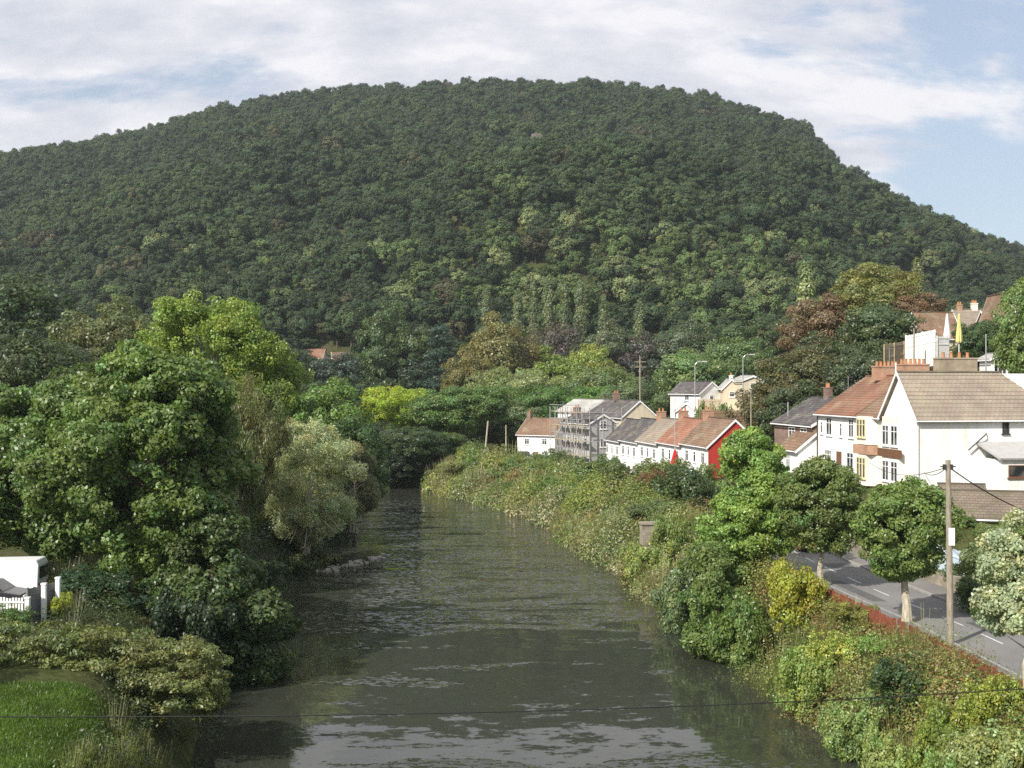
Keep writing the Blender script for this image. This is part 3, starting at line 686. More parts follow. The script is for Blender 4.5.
# ------------------------------------------------------------------ shrubs
G_SH = 'shrubs along the river banks'
SHR = [
 # px, top, wpx, D, col, label   (right bank, from the camera away)
 (688, 552, 62, 75, (.1, .13, .06), 'large-leaved shrub hanging over the water below the tall alder'),
 (792, 560, 56, 65, (.2, .2, .03), 'lime yellow shrub just left of the second street tree'),
 (745, 590, 60, 66, (.08, .12, .03), 'mid green bush on the bank under the lime yellow shrub'),
 (858, 600, 60, 60, (.15, .15, .04), 'yellowish bush topping the bank left of the clear pale trunk'),
 (905, 655, 70, 50, (.045, .07, .025), 'dark green bush in the middle of the lower right bank'),
 (985, 668, 60, 44, (.16, .18, .03), 'yellow-green bush beside the orange fence end'),
 (940, 700, 60, 44, (.12, .15, .03), 'bright bush low on the bank near the bottom right corner'),
 (655, 500, 60, 104, (.07, .09, .035), 'dusky bush by the stone wall on the far bank'),
 (690, 462, 60, 112, (.05, .075, .03), 'dark bush in front of the red gable wall'),
 (724, 462, 46, 117, (.09, .13, .04), 'leafy bush covering the foot of the red gable'),
 (660, 456, 50, 121, (.1, .12, .04), 'hedge bush below the red parasol'),
 (600, 452, 50, 140, (.09, .12, .04), 'hedge bush before the slate-roofed end of the low terrace'),
 (768, 452, 46, 118, (.1, .15, .035), 'leafy bush hiding the right half of the red gable'),
 (712, 400, 34, 150, (.08, .12, .03), 'bush below the grey-roofed hillside house'),
 (735, 402, 34, 150, (.09, .13, .03), 'bush below the narrow white gabled hillside house'),
 (632, 462, 50, 122, (.07, .085, .035), 'grey green bush below the white terrace front'),
 (655, 468, 36, 118, (.12, .045, .03), 'rusty red leaved bush by the white terrace front'),
 (560, 450, 34, 160, (.06, .08, .03), 'dark bush beside the parked cars near the scaffold'),
 (545, 448, 30, 166, (.06, .085, .03), 'small dark tree-like bush in front of the white cottage'),
 (455, 460, 50, 172, (.16, .17, .07), 'pale olive willow bush at the tip of the right bank'),
 (480, 490, 56, 160, (.22, .21, .1), 'buff rounded bush at the waterline past the bend'),
 (440, 484, 30, 172, (.2, .2, .05), 'yellowish bush where the right bank meets the bend'),
 (515, 455, 50, 163, (.15, .16, .04), 'yellow-green bush behind the buff rounded bush'),
 (575, 478, 60, 140, (.14, .13, .05), 'olive bush halfway along the far right bank'),
 (620, 500, 56, 118, (.13, .13, .045), 'straw-green bush above the waterline left of the stone wall'),
 (600, 530, 50, 110, (.2, .18, .08), 'pale straw bush touching the water before the stone wall'),
 (640, 555, 46, 92, (.17, .16, .07), 'pale grassy bush at the waterline left of the large-leaved shrub'),
 (648, 530, 50, 92, (.15, .18, .05), 'green bush growing against the river face of the stone wall'),
 (672, 512, 40, 92, (.13, .16, .05), 'dull green bush at the road end of the stone wall'),
 (968, 514, 50, 76, (.09, .12, .04), 'ivy-green bush right under the stone outbuilding eaves'),
 (1000, 518, 50, 74, (.12, .15, .05), 'lighter bush beside the ivy-green one under the outbuilding'),
 (805, 645, 56, 56, (.15, .19, .05), 'olive bush low over the water below the lime yellow shrub'),
 (835, 625, 60, 57, (.2, .22, .05), 'golden green bush midway up the bank left of the pale trunk'),
 (850, 690, 56, 50, (.13, .17, .055), 'greyish green bush at the waterline left of the dark green bush'),
 (880, 635, 50, 55, (.13, .2, .05), 'fresh green bush between the pale trunk and the dark green bush'),
 (895, 725, 60, 45, (.16, .19, .06), 'buff green bush at the waterline in the lower right'),
 (950, 665, 50, 50, (.2, .14, .06), 'russet bush below the utility pole'),
 (990, 720, 80, 40, (.17, .19, .07), 'straw-coloured bush in the bottom right corner'),
 (925, 740, 70, 40, (.15, .2, .06), 'green bush at the bottom edge left of the straw-coloured one'),
 (750, 628, 44, 66, (.14, .18, .06), 'pale green bush at the waterline right of the large-leaved shrub'),
 (600, 480, 44, 128, (.2, .2, .07), 'pale green bush on the bank below the fourth terrace house'),
 (530, 490, 40, 148, (.24, .24, .1), 'small straw bush at the water halfway to the bend'),
 (500, 470, 40, 162, (.13, .16, .05), 'mid green bush behind the straw bush near the bend'),
 (990, 540, 60, 66, (.12, .14, .06), 'greyish hedge bush in front of the stone outbuilding'),
 (962, 552, 40, 70, (.07, .1, .04), 'dark bush between the blue board wall and the outbuilding'),
 (1010, 575, 60, 60, (.07, .11, .035), 'dark bush behind the white-leaved tree'),
 (975, 575, 40, 63, (.06, .09, .03), 'low dark bush on the far verge of the road'),
 # left bank
 (330, 553, 60, 104, (.11, .12, .04), 'low yellowish bush on the gravel spit by the left bank'),
 (300, 545, 50, 100, (.07, .085, .03), 'dull green bush under the pale willow'),
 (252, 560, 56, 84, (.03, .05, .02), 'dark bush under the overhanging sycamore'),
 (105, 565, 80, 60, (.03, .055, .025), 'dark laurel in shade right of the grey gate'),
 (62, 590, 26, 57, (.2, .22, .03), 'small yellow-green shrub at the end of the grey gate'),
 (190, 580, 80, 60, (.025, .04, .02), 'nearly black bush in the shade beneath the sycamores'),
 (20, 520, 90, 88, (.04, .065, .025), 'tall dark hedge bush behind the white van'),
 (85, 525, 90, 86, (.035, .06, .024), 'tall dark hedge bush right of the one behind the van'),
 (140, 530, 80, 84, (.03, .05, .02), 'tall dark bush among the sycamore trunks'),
 (15, 605, 60, 54, (.06, .1, .025), 'green bush growing against the white picket fence'),
]
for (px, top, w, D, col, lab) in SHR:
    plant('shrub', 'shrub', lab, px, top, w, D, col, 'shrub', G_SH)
# spreading shrub mounds above the lawn
def mound(name, label, X, Y, zb, lobes, col, seed, clr=.4, nl=85, leaf=.16, **kw):
    rng = np.random.default_rng(seed); e = empty(name, (X, Y, zb)); tag(e, label, 'shrub')
    V, T = crown_arrays(rng, lobes, clr, nl, leaf, **kw)
    q = V.reshape(-1, 4, 3); keep = q[:, :, 2].min(1) > -.5; leaf_obj('foliage', q[keep].reshape(-1, 3), T[keep], e, col=col)
    limbs(rng, .2, .06, 1.2, 1.2, 6, stems=4, wob=.1).build('stems', M_BARK, e); return e
D = 49
mound('spreading_shrub', 'wide layered olive shrub spreading over the bank above the lawn', PX(150, D), D, 2.2,
      [(0, 0, 1.6, 3.0, 2.0, 1.7, 130), (-1.6, -.3, 2.1, 1.7, 1.6, 1.3, 70), (1.5, -.3, 1.6, 1.7, 1.5, 1.4, 70), (.3, -1.2, .9, 2.4, 1.4, 1.3, 70), (2.4, -.2, .9, 1.0, 1.2, 1.1, 40)], (.17, .19, .06), 41, flat=.4, upw=.8, aspect=.45, clr=.42)
mound('spreading_shrub', 'lower dark part-shaded shrub against the left edge above the lawn', PX(40, D), D - 1, 3.8,
      [(0, 0, .9, 2.6, 1.6, 1.4, 100), (-1.4, .4, 1.0, 1.6, 1.4, 1.2, 60), (1.5, 0, .8, 1.5, 1.3, 1.2, 60)], (.16, .19, .06), 42, flat=.4, upw=.7, aspect=.45)

NEARJIT[0] = None
# ------------------------------------------------------------------ undergrowth (uncountable)
def undergrowth(name, label, pts, seed, pal, hr=(.4, 1.35), leaf=.15, nl=95, grassf=.14, freq=.12):
    rng = np.random.default_rng(seed); Vs, Ts = [], []
    n = len(pts); x, y = pts[:, 0], pts[:, 1]; z = H(x, y, False)
    f = (np.sin(x * freq * 3 + 1.3 * np.sin(y * freq * 2)) + np.sin(y * freq * 2.3 + x * .3 + 2) + rng.normal(size=n) * .4)
    ci = np.clip(((f + 2.2) / 4.4 * len(pal)).astype(int), 0, len(pal) - 1); pal = np.array(pal)
    dsc = np.clip(y / 75, .8, 2.2); r = rng.uniform(*hr, n) * np.clip(dsc, .9, 1.4) * np.where(rng.uniform(size=n) < .1, rng.uniform(1.3, 1.9, n), 1) * (.8 + .3 * np.sin(x * .9 + y * .35))
    isg = rng.uniform(size=n) < grassf
    # leafy clumps
    i = np.where(~isg)[0]; m = np.maximum(20, (nl * (r[i] / .8) ** 1.6)).astype(int); idx = np.repeat(i, m)
    dd = unit(rng.normal(size=(len(idx), 3))); dd[:, 2] = np.abs(dd[:, 2])
    c = np.stack([x, y, z], 1)
    P = c[idx] + dd * (r[idx] * (.5 + .5 * rng.uniform(size=len(idx)) ** .5))[:, None] * np.array([1, 1, 1.25])
    Nn = unit(dd + rng.normal(size=dd.shape) * .45 + np.array([0, 0, .25]))
    cb = rng.uniform(.7, 1.25, n)
    T = pal[ci[idx]] * (cb[idx] * rng.uniform(.78, 1.22, len(idx)))[:, None]
    sz = leaf * rng.uniform(.6, 1.4, len(idx)) * dsc[idx]
    V, T = leaves(rng, P, Nn, sz, sz * .55, T, .3); Vs.append(V); Ts.append(T)
    # upright stems and blades
    i = np.where(isg)[0]; idx = np.repeat(i, int(nl * .7)); k = len(idx)
    a = rng.uniform(0, 6.28, k); rr = r[idx] * rng.uniform(0, .6, k)
    B = c[idx] + np.stack([np.cos(a) * rr, np.sin(a) * rr, 0 * a], 1)
    hh = r[idx] * rng.uniform(.7, 1.6, k); sd = np.stack([np.cos(a + 1.5), np.sin(a + 1.5), 0 * a], 1) * (.018 * dsc[idx])[:, None]
    tp = np.stack([np.cos(a) * hh * .35, np.sin(a) * hh * .35, hh], 1)
    V = np.empty((k, 4, 3)); V[:, 0] = B - sd; V[:, 1] = B + sd; V[:, 2] = B + tp + sd * .3; V[:, 3] = B + tp - sd * .3
    gcol = pal[ci[idx]] * .45 + np.array([.22, .2, .09]) * .55
    Vs.append(V.reshape(-1, 3)); Ts.append(gcol * rng.uniform(.6, 1.2, k)[:, None])
    return tag(leaf_obj(name, np.concatenate(Vs), np.concatenate(Ts)), label, 'undergrowth', kind='stuff')
rng = np.random.default_rng(8)
P = []
for D0, D1, n in ((36, 62, 2100), (62, 90, 1500), (90, 130, 1500), (130, 215, 1500)):
    y = rng.uniform(D0, D1, n * 6); x = rng.uniform(-30, 22, n * 6); s = river_s(x, y)
    ok = (s > .0) & (x > -13 - (y > 150) * 12) & (x < road_x(y) - 4.7) & (x > np.interp(y, [0, 48, 68, 98, 133, 158, 178], [1, 1, -2, -4, -7.2, -12.5, -24]))
    p = np.stack([x, y], 1)[ok][:n]; P.append(p)
P = np.concatenate(P); P = P[~((P[:, 1] > 176) & (P[:, 0] < -8))]
PAL = [(.17, .23, .06), (.29, .29, .12), (.19, .25, .06), (.12, .2, .045), (.26, .29, .07), (.27, .2, .08), (.16, .22, .07), (.3, .31, .15), (.11, .19, .05), (.27, .31, .06)]
undergrowth('undergrowth', 'tangled autumn brambles and weeds covering the right river bank', P, 9, PAL)
sq = river_s(P[:, 0], P[:, 1]); Pw = P[(sq < 1.8) & (P[:, 1] > 84)]; Pw = np.concatenate([Pw, Pw + rng.normal(size=Pw.shape) * .4])
undergrowth('reeds', 'pale straw-coloured grass tufts along the far right waterline', Pw, 17, [(.36, .35, .18), (.3, .33, .15), (.45, .42, .27)], hr=(.7, 1.4), grassf=.45)
P = []
y = np.repeat(np.arange(40, 76, .22), 1); x = road_x(y) - 5.0 - rng.uniform(0, 1.1, len(y))
undergrowth('brambles', 'rusty and yellow brambles leaning on the orange fence along the pavement', np.stack([x, y], 1), 19, [(.27, .31, .06), (.2, .26, .06), (.3, .16, .07), (.17, .23, .06), (.3, .28, .1), (.26, .13, .07)], hr=(.75, 1.2), leaf=.15, grassf=.1)
P = []
y = rng.uniform(36, 190, 16000); x = rng.uniform(-60, -8, 16000); s = river_s(x, y)
ok = (s > -.3) & (s < 9) & (x < np.interp(y, [0, 48, 68, 98, 133, 158, 178], [1, 1, -2, -4, -7.2, -12.5, -24])) & ~((y < 50) & (s > 4)); P = np.stack([x, y], 1)[ok][:2300]
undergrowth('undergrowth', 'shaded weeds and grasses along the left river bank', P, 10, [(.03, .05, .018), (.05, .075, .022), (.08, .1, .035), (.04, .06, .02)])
# pale grass tussocks on the near left bank
y = rng.uniform(33, 43, 4000); x = rng.uniform(-13.4, -8, 4000); s = river_s(x, y); ok = (s > .2) & (s < 4.6); P = np.stack([x, y], 1)[ok][:420]
undergrowth('long_grass', 'pale long grass and tall weeds at the edge of the lawn above the water', P, 12, [(.19, .23, .08), (.25, .27, .1), (.14, .2, .05)], hr=(.35, .75), leaf=.09, grassf=.4, nl=120)
# scrub on the right hillside behind and between the houses
HFOOT = []
def clear(x, y, m=1.5):
    ok = np.ones(len(x), bool)
    for (ax, ay, ex, L, W) in HFOOT:
        dx, dy = x - ax, y - ay; u = dx * ex[0] + dy * ex[1]; v = dx * ex[1] - dy * ex[0]
        ok &= ~((u > -m) & (u < L + m) & (v > -m) & (v < W + m))
    return ok

# ------------------------------------------------------------------ buildings
W_WHITE = render_wall('white_render', (.82, .82, .8)); W_CREAM = render_wall('cream_render', (.76, .74, .64)); W_RED = render_wall('red_painted_render', (.42, .045, .035), .25)
W_BEIGE = render_wall('beige_render', (.62, .55, .42)); W_GREY = render_wall('grey_render', (.42, .42, .41))
W_BRICK = brick_mat('brown_brick', (.16, .075, .045), (.22, .11, .07)); W_TANBRICK = brick_mat('tan_brick', (.32, .24, .15), (.38, .29, .19)); W_ORBRICK = brick_mat('orange_brick', (.42, .2, .1), (.5, .26, .14))
W_STONE = brick_mat('rubble_stone', (.25, .22, .17), (.36, .32, .25), (.2, .18, .15), .42, .2)
R_BROWN = roof_mat('brown_tiles', (.2, .125, .085), (.25, .165, .11)); R_TAN = roof_mat('tan_tiles', (.27, .225, .18), (.32, .27, .215)); R_OLD = roof_mat('mossy_old_tiles', (.17, .14, .11), (.22, .18, .14), (.12, .14, .06)); R_RED = roof_mat('red_tiles', (.29, .125, .08), (.33, .165, .11))
R_SLATE = roof_mat('grey_slates', (.085, .08, .085), (.12, .11, .11)); R_MIX = roof_mat('rusty_tiles', (.26, .12, .075), (.22, .14, .095)); R_PALE = roof_mat('pale_slates', (.4, .4, .38), (.48, .47, .45))
M_WHITE = plain('white_gloss_paint', (.82, .82, .82), .4, .5, var=.06); M_DKTRIM = plain('dark_trim', (.05, .045, .045), .5)
M_BROWNTRIM = plain('brown_timber', (.16, .08, .045), .6); M_CREAMTRIM = plain('cream_panels', (.66, .6, .36), .6)
def glass_mat():
    m, nt, N, L = newmat('window_glass'); p = bsdf(nt, (.03, .035, .04), .06, .6)
    n = noise(nt, 2.2, 2, objco(nt)); bump(nt, p, n.outputs[0], .05, .05)
    L.new(ramp(nt, noise(nt, 1.1, 3, objco(nt)).outputs[0], [(.4, (.02, .022, .025)), (.62, (.12, .12, .115))]).outputs[0], p.inputs['Base Color'])
    out(nt, p.outputs[0]); return m
M_GLASS = glass_mat()
M_DARKGL = plain('tinted_glass', (.012, .014, .017), .08, .6)

def window(par, axis, u, z, at, w=1.0, h=1.2, facing=1, fm=None, bars=1, hb=True, sill=True):
    """axis 'f': in a wall whose plane is local y = at (u runs along x); axis 'g': plane x = at (u runs along y)"""
    fm = fm or M_WHITE; mb = MB(); t = .07
    def bx(a0, a1, z0, z1, d0, d1, m):
        if axis == 'f': m.box(a0, a1, at + facing * d0, at + facing * d1, z0, z1)
        else: m.box(at + facing * d0, at + facing * d1, a0, a1, z0, z1)
    a0, a1, z0, z1 = u - w / 2, u + w / 2, z, z + h
    bx(a0, a0 + t, z0, z1, .003, .06, mb); bx(a1 - t, a1, z0, z1, .003, .06, mb)
    bx(a0 + t, a1 - t, z0, z0 + t, .003, .06, mb); bx(a0 + t, a1 - t, z1 - t, z1, .003, .06, mb)
    for k in range(bars):
        c = a0 + (k + 1) * w / (bars + 1); bx(c - .03, c + .03, z0 + t, z1 - t, .003, .05, mb)
    if hb: bx(a0 + t, a1 - t, z0 + h * .68, z0 + h * .68 + .05, .003, .045, mb)
    if sill: bx(a0 - .08, a1 + .08, z0 - .1, z0 - .002, .003, .12, mb)
    f = mb.build('window', fm, par)
    g = MB(); bx(a0 + t * .5, a1 - t * .5, z0 + t * .5, z1 - t * .5, .004, .02, g); g.build('pane', M_GLASS, f)
    return f
def door(par, axis, u, z, at, facing=1, mat=None, w=.95, h=2.05):
    mb = MB()
    def bx(a0, a1, z0, z1, d0, d1, m):
        if axis == 'f': m.box(a0, a1, at + facing * d0, at + facing * d1, z0, z1)
        else: m.box(at + facing * d0, at + facing * d1, a0, a1, z0, z1)
    bx(u - w / 2, u + w / 2, z, z + h, .003, .05, mb); d = mb.build('door', mat or M_BROWNTRIM, par)
    m2 = MB(); bx(u + w * .3, u + w * .42, z + 1.0, z + 1.05, .05, .1, m2); m2.build('handle', M_WHITE, d); return d
def roof_slabs(mb, x0, x1, yf, yb, ze, zr, over=.3, vo=.15, yr=None, t=.09):
    """two pitched slabs with stepped tile courses; eaves at y=yf (front) and y=yb, ridge between"""
    yr = (yf + yb) / 2 if yr is None else yr
    for ye in (yf, yb):
        s = 1 if ye > yr else -1; run = abs(ye - yr); sl = (zr - ze) / run
        yo = ye + s * over; zo = ze - over * sl; ln = math.hypot(yo - yr, zr - zo); n = max(3, int(ln / .33))
        for k in range(n):
            a, b = k / n, (k + 1) / n
            ya, za = yr + (yo - yr) * a, zr + (zo - zr) * a; yb_, zb_ = yr + (yo - yr) * b, zr + (zo - zr) * b
            lift = .035
            A = [(x0 - vo, ya, za + t), (x1 + vo, ya, za + t), (x1 + vo, yb_, zb_ + t + lift), (x0 - vo, yb_, zb_ + t + lift)]
            uv = [(x0, ln * (1 - a)), (x1, ln * (1 - a)), (x1, ln * (1 - b)), (x0, ln * (1 - b))]
            if s > 0: A = A[::-1]; uv = uv[::-1]
            mb.face(A, uv)
            if k < n - 1: mb.face([(x0 - vo, yb_, zb_ + t + lift), (x1 + vo, yb_, zb_ + t + lift), (x1 + vo, yb_, zb_ + t), (x0 - vo, yb_, zb_ + t)], [(x0, .05), (x1, .05), (x1, .0), (x0, 0)])
        mb.face([(x0 - vo, yo, zo + t + .035), (x1 + vo, yo, zo + t + .035), (x1 + vo, yo, zo - .02), (x0 - vo, yo, zo - .02)], [(0, .1), (x1 - x0, .1), (x1 - x0, 0), (0, 0)])
        mb.face([(x0 - vo, yr, zr - .02), (x1 + vo, yr, zr - .02), (x1 + vo, yo, zo - .02), (x0 - vo, yo, zo - .02)], [(0, 0)] * 4)
        for xx in (x0 - vo, x1 + vo):
            mb.face([(xx, yr, zr - .02), (xx, yr, zr + t), (xx, yo, zo + t + .035), (xx, yo, zo - .02)], [(0, 0)] * 4)
    mb.box(x0 - vo, x1 + vo, yr - .12, yr + .12, zr + t - .03, zr + t + .08)
def verge(par, x, yf, yb, ze, zr, yr=None, over=.3, mat=None, side=-1, d=.17):
    """barge boards on the gable at x"""
    yr = (yf + yb) / 2 if yr is None else yr; mb = MB()
    x0, x1 = (x + side * .153, x + side * .19)
    for ye in (yf, yb):
        s = 1 if ye > yr else -1; sl = (zr - ze) / abs(ye - yr); yo = ye + s * over; zo = ze - over * sl
        mb.prism([(yr, zr + .1), (yr, zr - d), (yo, zo - d + .02), (yo, zo + .1)], min(x0, x1), max(x0, x1), 'x')
    return mb.build('barge_board', mat or M_WHITE, par)
def chimney(par, x, y, z0, z1, sx=.9, sy=.5, pots=3, mat=None, potmat=None):
    mb = MB(); mb.box(x - sx / 2, x + sx / 2, y - sy / 2, y + sy / 2, z0, z1 - .12); mb.box(x - sx / 2 - .05, x + sx / 2 + .05, y - sy / 2 - .05, y + sy / 2 + .05, z1 - .12, z1)
    c = mb.build('chimney', mat or W_BRICK, par)
    for k in range(pots):
        px = x + (k - (pots - 1) / 2) * (sx / max(pots, 1)) * .85 if sx >= sy else x
        py = y if sx >= sy else y + (k - (pots - 1) / 2) * (sy / max(pots, 1)) * .85
        MB().tube([(px, py, z1), (px, py, z1 + .32), (px, py, z1 + .4)], [.13, .105, .13], 10).build('chimney_pot', potmat or plain('terracotta', (.42, .2, .1), .8), c)
    return c
def aerial(par, x, y, z, h=1.3):
    mb = MB(); mb.tube([(x, y, z - .3), (x, y, z + h)], .03, 5); mb.tube([(x - .45, y, z + h - .1), (x + .45, y, z + h - .1)], .015, 4)
    for k in range(5): mb.tube([(x - .4 + k * .2, y - .22, z + h - .1), (x - .4 + k * .2, y + .22, z + h - .1)], .01, 4)
    return mb.build('aerial', plain('galvanised', (.4, .41, .42), .4, .5, .6), par)
def gable_house(name, label, ax, ay, ang, L, W, zb, ze, zr, wall, roof, yr=None, cat='house', group=None, wins=(), gwall=None, ch=(), trim=M_WHITE, doors=(), verges=(True, True), foot=True, deep=1.5):
    """origin: near-front corner. local x runs along the ridge, the front looks to local +y, the body lies at y from -W to 0"""
    e = empty(name, (ax, ay, zb), ang); tag(e, label, cat, group)
    ex = (math.cos(ang), math.sin(ang)); HFOOT.append((ax, ay, ex, L, W))
    he, hr = ze - zb, zr - zb; yr = -W / 2 if yr is None else yr
    mb = MB(); mb.prism([(0, -deep), (-W, -deep), (-W, he), (yr, hr - .03), (0, he)], 0, L, 'x')
    wl = mb.build('wall', wall, e)
    if gwall:
        MB().prism([(.0, -deep), (-W, -deep), (-W, he), (yr, hr - .04), (0, he)], -.012, -.002, 'x').build('gable_face', gwall, wl)
    rb = MB(); roof_slabs(rb, 0, L, 0, -W, he, hr, yr=yr); ro = rb.build('roof', roof, e)
    if verges[0]: verge(ro, 0, 0, -W, he, hr, yr, mat=trim, side=-1)
    if verges[1]: verge(ro, L, 0, -W, he, hr, yr, mat=trim, side=1)
    g = MB(); g.tube([(-.1, .36, he - .24), (L + .1, .36, he - .24)], .06, 6); g.build('gutter', M_DKTRIM if trim is not M_WHITE else M_WHITE, ro)
    for (ax_, u, z, w, h, b) in wins:
        if ax_ == 'f': window(e, 'f', u, z, 0, w, h, 1, trim if trim is not M_DKTRIM else M_WHITE, b)
        elif ax_ == 'g': window(e, 'g', u, z, -.012 if gwall else 0, w, h, -1, M_WHITE, b)
    for (ax_, u, z) in doors: door(e, ax_, u, z, 0 if ax_ == 'f' else (-.012 if gwall else 0), 1 if ax_ == 'f' else -1)
    for c in ch: chimney(ro, *c)
    return e, ro

ANG = math.atan2(.985, -.17)
# --- corner house: white wall to the camera, gable to the road
AX, AY = 28.8, 85.0; AA = math.atan2(.990, -.139); ZB, ZE, ZR = 7.9, 13.15, 16.3
e = empty('corner_house', (AX, AY, ZB), AA)
tag(e, 'white end house with a broad blank side wall and brown roof nearest on the terrace', 'house')
HFOOT.append((AX, AY, (math.cos(AA), math.sin(AA)), 6, 16))
he, hr = ZE - ZB, ZR - ZB; WD = 5.6
mb = MB(); mb.prism([(0, -2.5), (WD, -2.5), (WD, he), (WD / 2, hr - .04), (0, he)], -11.1, 0, 'y')
wl = mb.build('wall', W_WHITE, e)
# roof with ridge along local y, hipped at the far right end
rb = MB(); n = 12; t = .09; ov = .3; yA, yB, yH = .3, -11.4, -7.7
for s in (0, 1):
    xe = -ov if s == 0 else WD + ov; sl = (hr - he) / (WD / 2); zo = he - ov * sl; ln = math.hypot(WD / 2 + ov, hr - zo)
    for k in range(n):
        a, b = k / n, (k + 1) / n
        xa, za = WD / 2 + (xe - WD / 2) * a, hr + (zo - hr) * a; xb, zb = WD / 2 + (xe - WD / 2) * b, hr + (zo - hr) * b
        ya_, yb_ = yH + (yB - yH) * a, yH + (yB - yH) * b
        A = [(xa, yA, za + t), (xa, ya_, za + t), (xb, yb_, zb + t + .05), (xb, yA, zb + t + .05)]
        uv = [(yA, ln * (1 - a)), (ya_, ln * (1 - a)), (yb_, ln * (1 - b)), (yA, ln * (1 - b))]
        if s: A = A[::-1]; uv = uv[::-1]
        rb.face(A, uv)
        rb.face([(xb, yA, zb + t + .05), (xb, yb_, zb + t + .05), (xb, yb_, zb + t), (xb, yA, zb + t)], [(0, .05), (10, .05), (10, 0), (0, 0)])
    rb.face([(xe, yA, zo + t), (xe, yB, zo + t), (xe, yB, zo - .05), (xe, yA, zo - .05)], [(0, 0)] * 4)
    rb.face([(WD / 2, yA, hr - .02), (WD / 2, yA, hr + t), (xe, yA, zo + t + .05), (xe, yA, zo - .05)], [(0, 0)] * 4)
    rb.face([(WD / 2, yA, hr - .02), (xe, yA, zo - .05), (xe, yB, zo - .05), (WD / 2, yH, hr - .02)], [(0, 0)] * 4)
sl = (hr - he) / (WD / 2); zo = he - ov * sl
rb.face([(WD / 2, yH, hr + t), (-ov, yB, zo + t), (WD + ov, yB, zo + t)], [(0, 4), (-3, 0), (3, 0)])
rb.face([(-ov, yB, zo + t), (WD + ov, yB, zo + t), (WD + ov, yB, zo - .05), (-ov, yB, zo - .05)], [(0, 0)] * 4)
rb.box(WD / 2 - .12, WD / 2 + .12, yH, yA, hr + t - .03, hr + t + .08)
ro = rb.build('roof', R_TAN, e)
mb = MB()
for s in (-1, 1):
    xe = WD / 2 + s * (WD / 2 + ov)
    mb.prism([(WD / 2, hr + .14), (WD / 2, hr - .12), (xe, zo - .1), (xe, zo + .16)], yA + .003, yA + .05, 'y')
mb.build('barge_board', M_WHITE, ro)
mb = MB(); mb.tube([(WD / 2, yA + .06, hr), (WD / 2, yA + .06, hr + .75)], .05, 6); mb.build('finial', M_WHITE, ro)
mb = MB(); mb.tube([(-.38, .3, he - .3), (-.38, -11.3, he - .3)], .06, 6); mb.tube([(-.1, .1, he - .35), (-.1, .1, -2)], .05, 6); mb.build('gutter', M_WHITE, ro)
chimney(ro, WD / 2 + .6, -4.6, hr - .6, hr + 1.15, .9, 3.0, 4, W_TANBRICK)
# bay stack under the road gable
bay = MB(); bay.prism([(.9, 0.003), (1.5, .8), (4.1, .8), (4.7, 0.003)], -1.5, he - .05, 'z'); b = bay.build('bay_window', render_wall('off_white_render', (.78, .75, .66)), e)
for zz in (.5, 3.1):
    for (x, w) in ((2.1, 1.1), (3.5, 1.1)): window(b, 'f', x, zz, .8, w, 1.5, 1, M_WHITE, 1)
MB().box(.9, 4.7, .81, .9, 2.25, 2.85).build('spandrel_panel', M_BROWNTRIM, b)
window(e, 'g', -6.6, 4.05, 0, .5, .95, -1, M_DKTRIM, 0, False)
door(e, 'f', 5.1, 0, 0, 1, M_BROWNTRIM)
# side extension with lean-to roof
x_ = empty('side_extension', (0, 0, 0)); x_.parent = e
mb = MB(); mb.box(-3.0, -.003, -4.6, -10.9, -2.5, 2.35); ex_w = mb.build('extension_wall', W_WHITE, x_)
mb = MB(); mb.prism([(-3.25, 2.36), (-.004, 3.35), (-.004, 3.5), (-3.3, 2.5)], -4.3, -11.05, 'y'); mb.build('extension_roof', W_GREY, x_)
x_.name = 'extension'
window(x_, 'g', -6.0, 1.15, -3.0, 1.9, .85, -1, M_BROWNTRIM, 0, False)
window(x_, 'g', -8.4, .6, -3.0, 1.8, 1.4, -1, M_WHITE, 1)
mb = MB(); mb.tube([(-.3, -3.6, 2.9), (-.3, -4.9, 4.0), (-.06, -5.1, 4.05)], .05, 5); mb.build('flue_pipe', M_DKTRIM, x_)

def rowpt(t, d=0):  # along the terrace, d behind the front
    return AX + math.cos(AA) * t + math.sin(AA) * d, AY + math.sin(AA) * t - math.cos(AA) * d
# --- two terrace houses left of it
def terrace_bay(e, x, zz, h, colm, w=2.6):
    b = MB(); b.prism([(x - w / 2, 0.003), (x - w / 2 + .5, .75), (x + w / 2 - .5, .75), (x + w / 2, 0.003)], zz, zz + h, 'z'); o = b.build('bay_window', colm, e)
    for k in (-1, 0, 1): window(o, 'f', x + k * (w - 1) / 3, zz + .55, .75, (w - 1) / 3 - .03, h - .75, 1, M_CREAMTRIM if colm is W_CREAM else M_WHITE, 0)
    return o
x0, y0 = rowpt(5.75)
e, ro = gable_house('terraced_house', 'cream bay-fronted terraced house with a brown tiled roof next to the white end house', x0, y0, AA, 4.3, 9, 7.9, 13.1, 16.1, W_CREAM, R_BROWN, wins=[], verges=(False, False), ch=[(4.2, -4.5, 7.9, 9.2, .5, 2.6, 6, W_ORBRICK)], doors=[('f', 3.7, 0)], deep=2.5)
terrace_bay(e, 2.1, 2.95, 2.15, W_CREAM); terrace_bay(e, 2.1, -.2, 2.35, W_CREAM); MB().box(.75, 3.5, .003, .8, 2.2, 2.9).build('spandrel_panel', W_ORBRICK, e)
aerial(ro, 4.3, -2.6, 8.9, 1.6)
x0, y0 = rowpt(10.15)
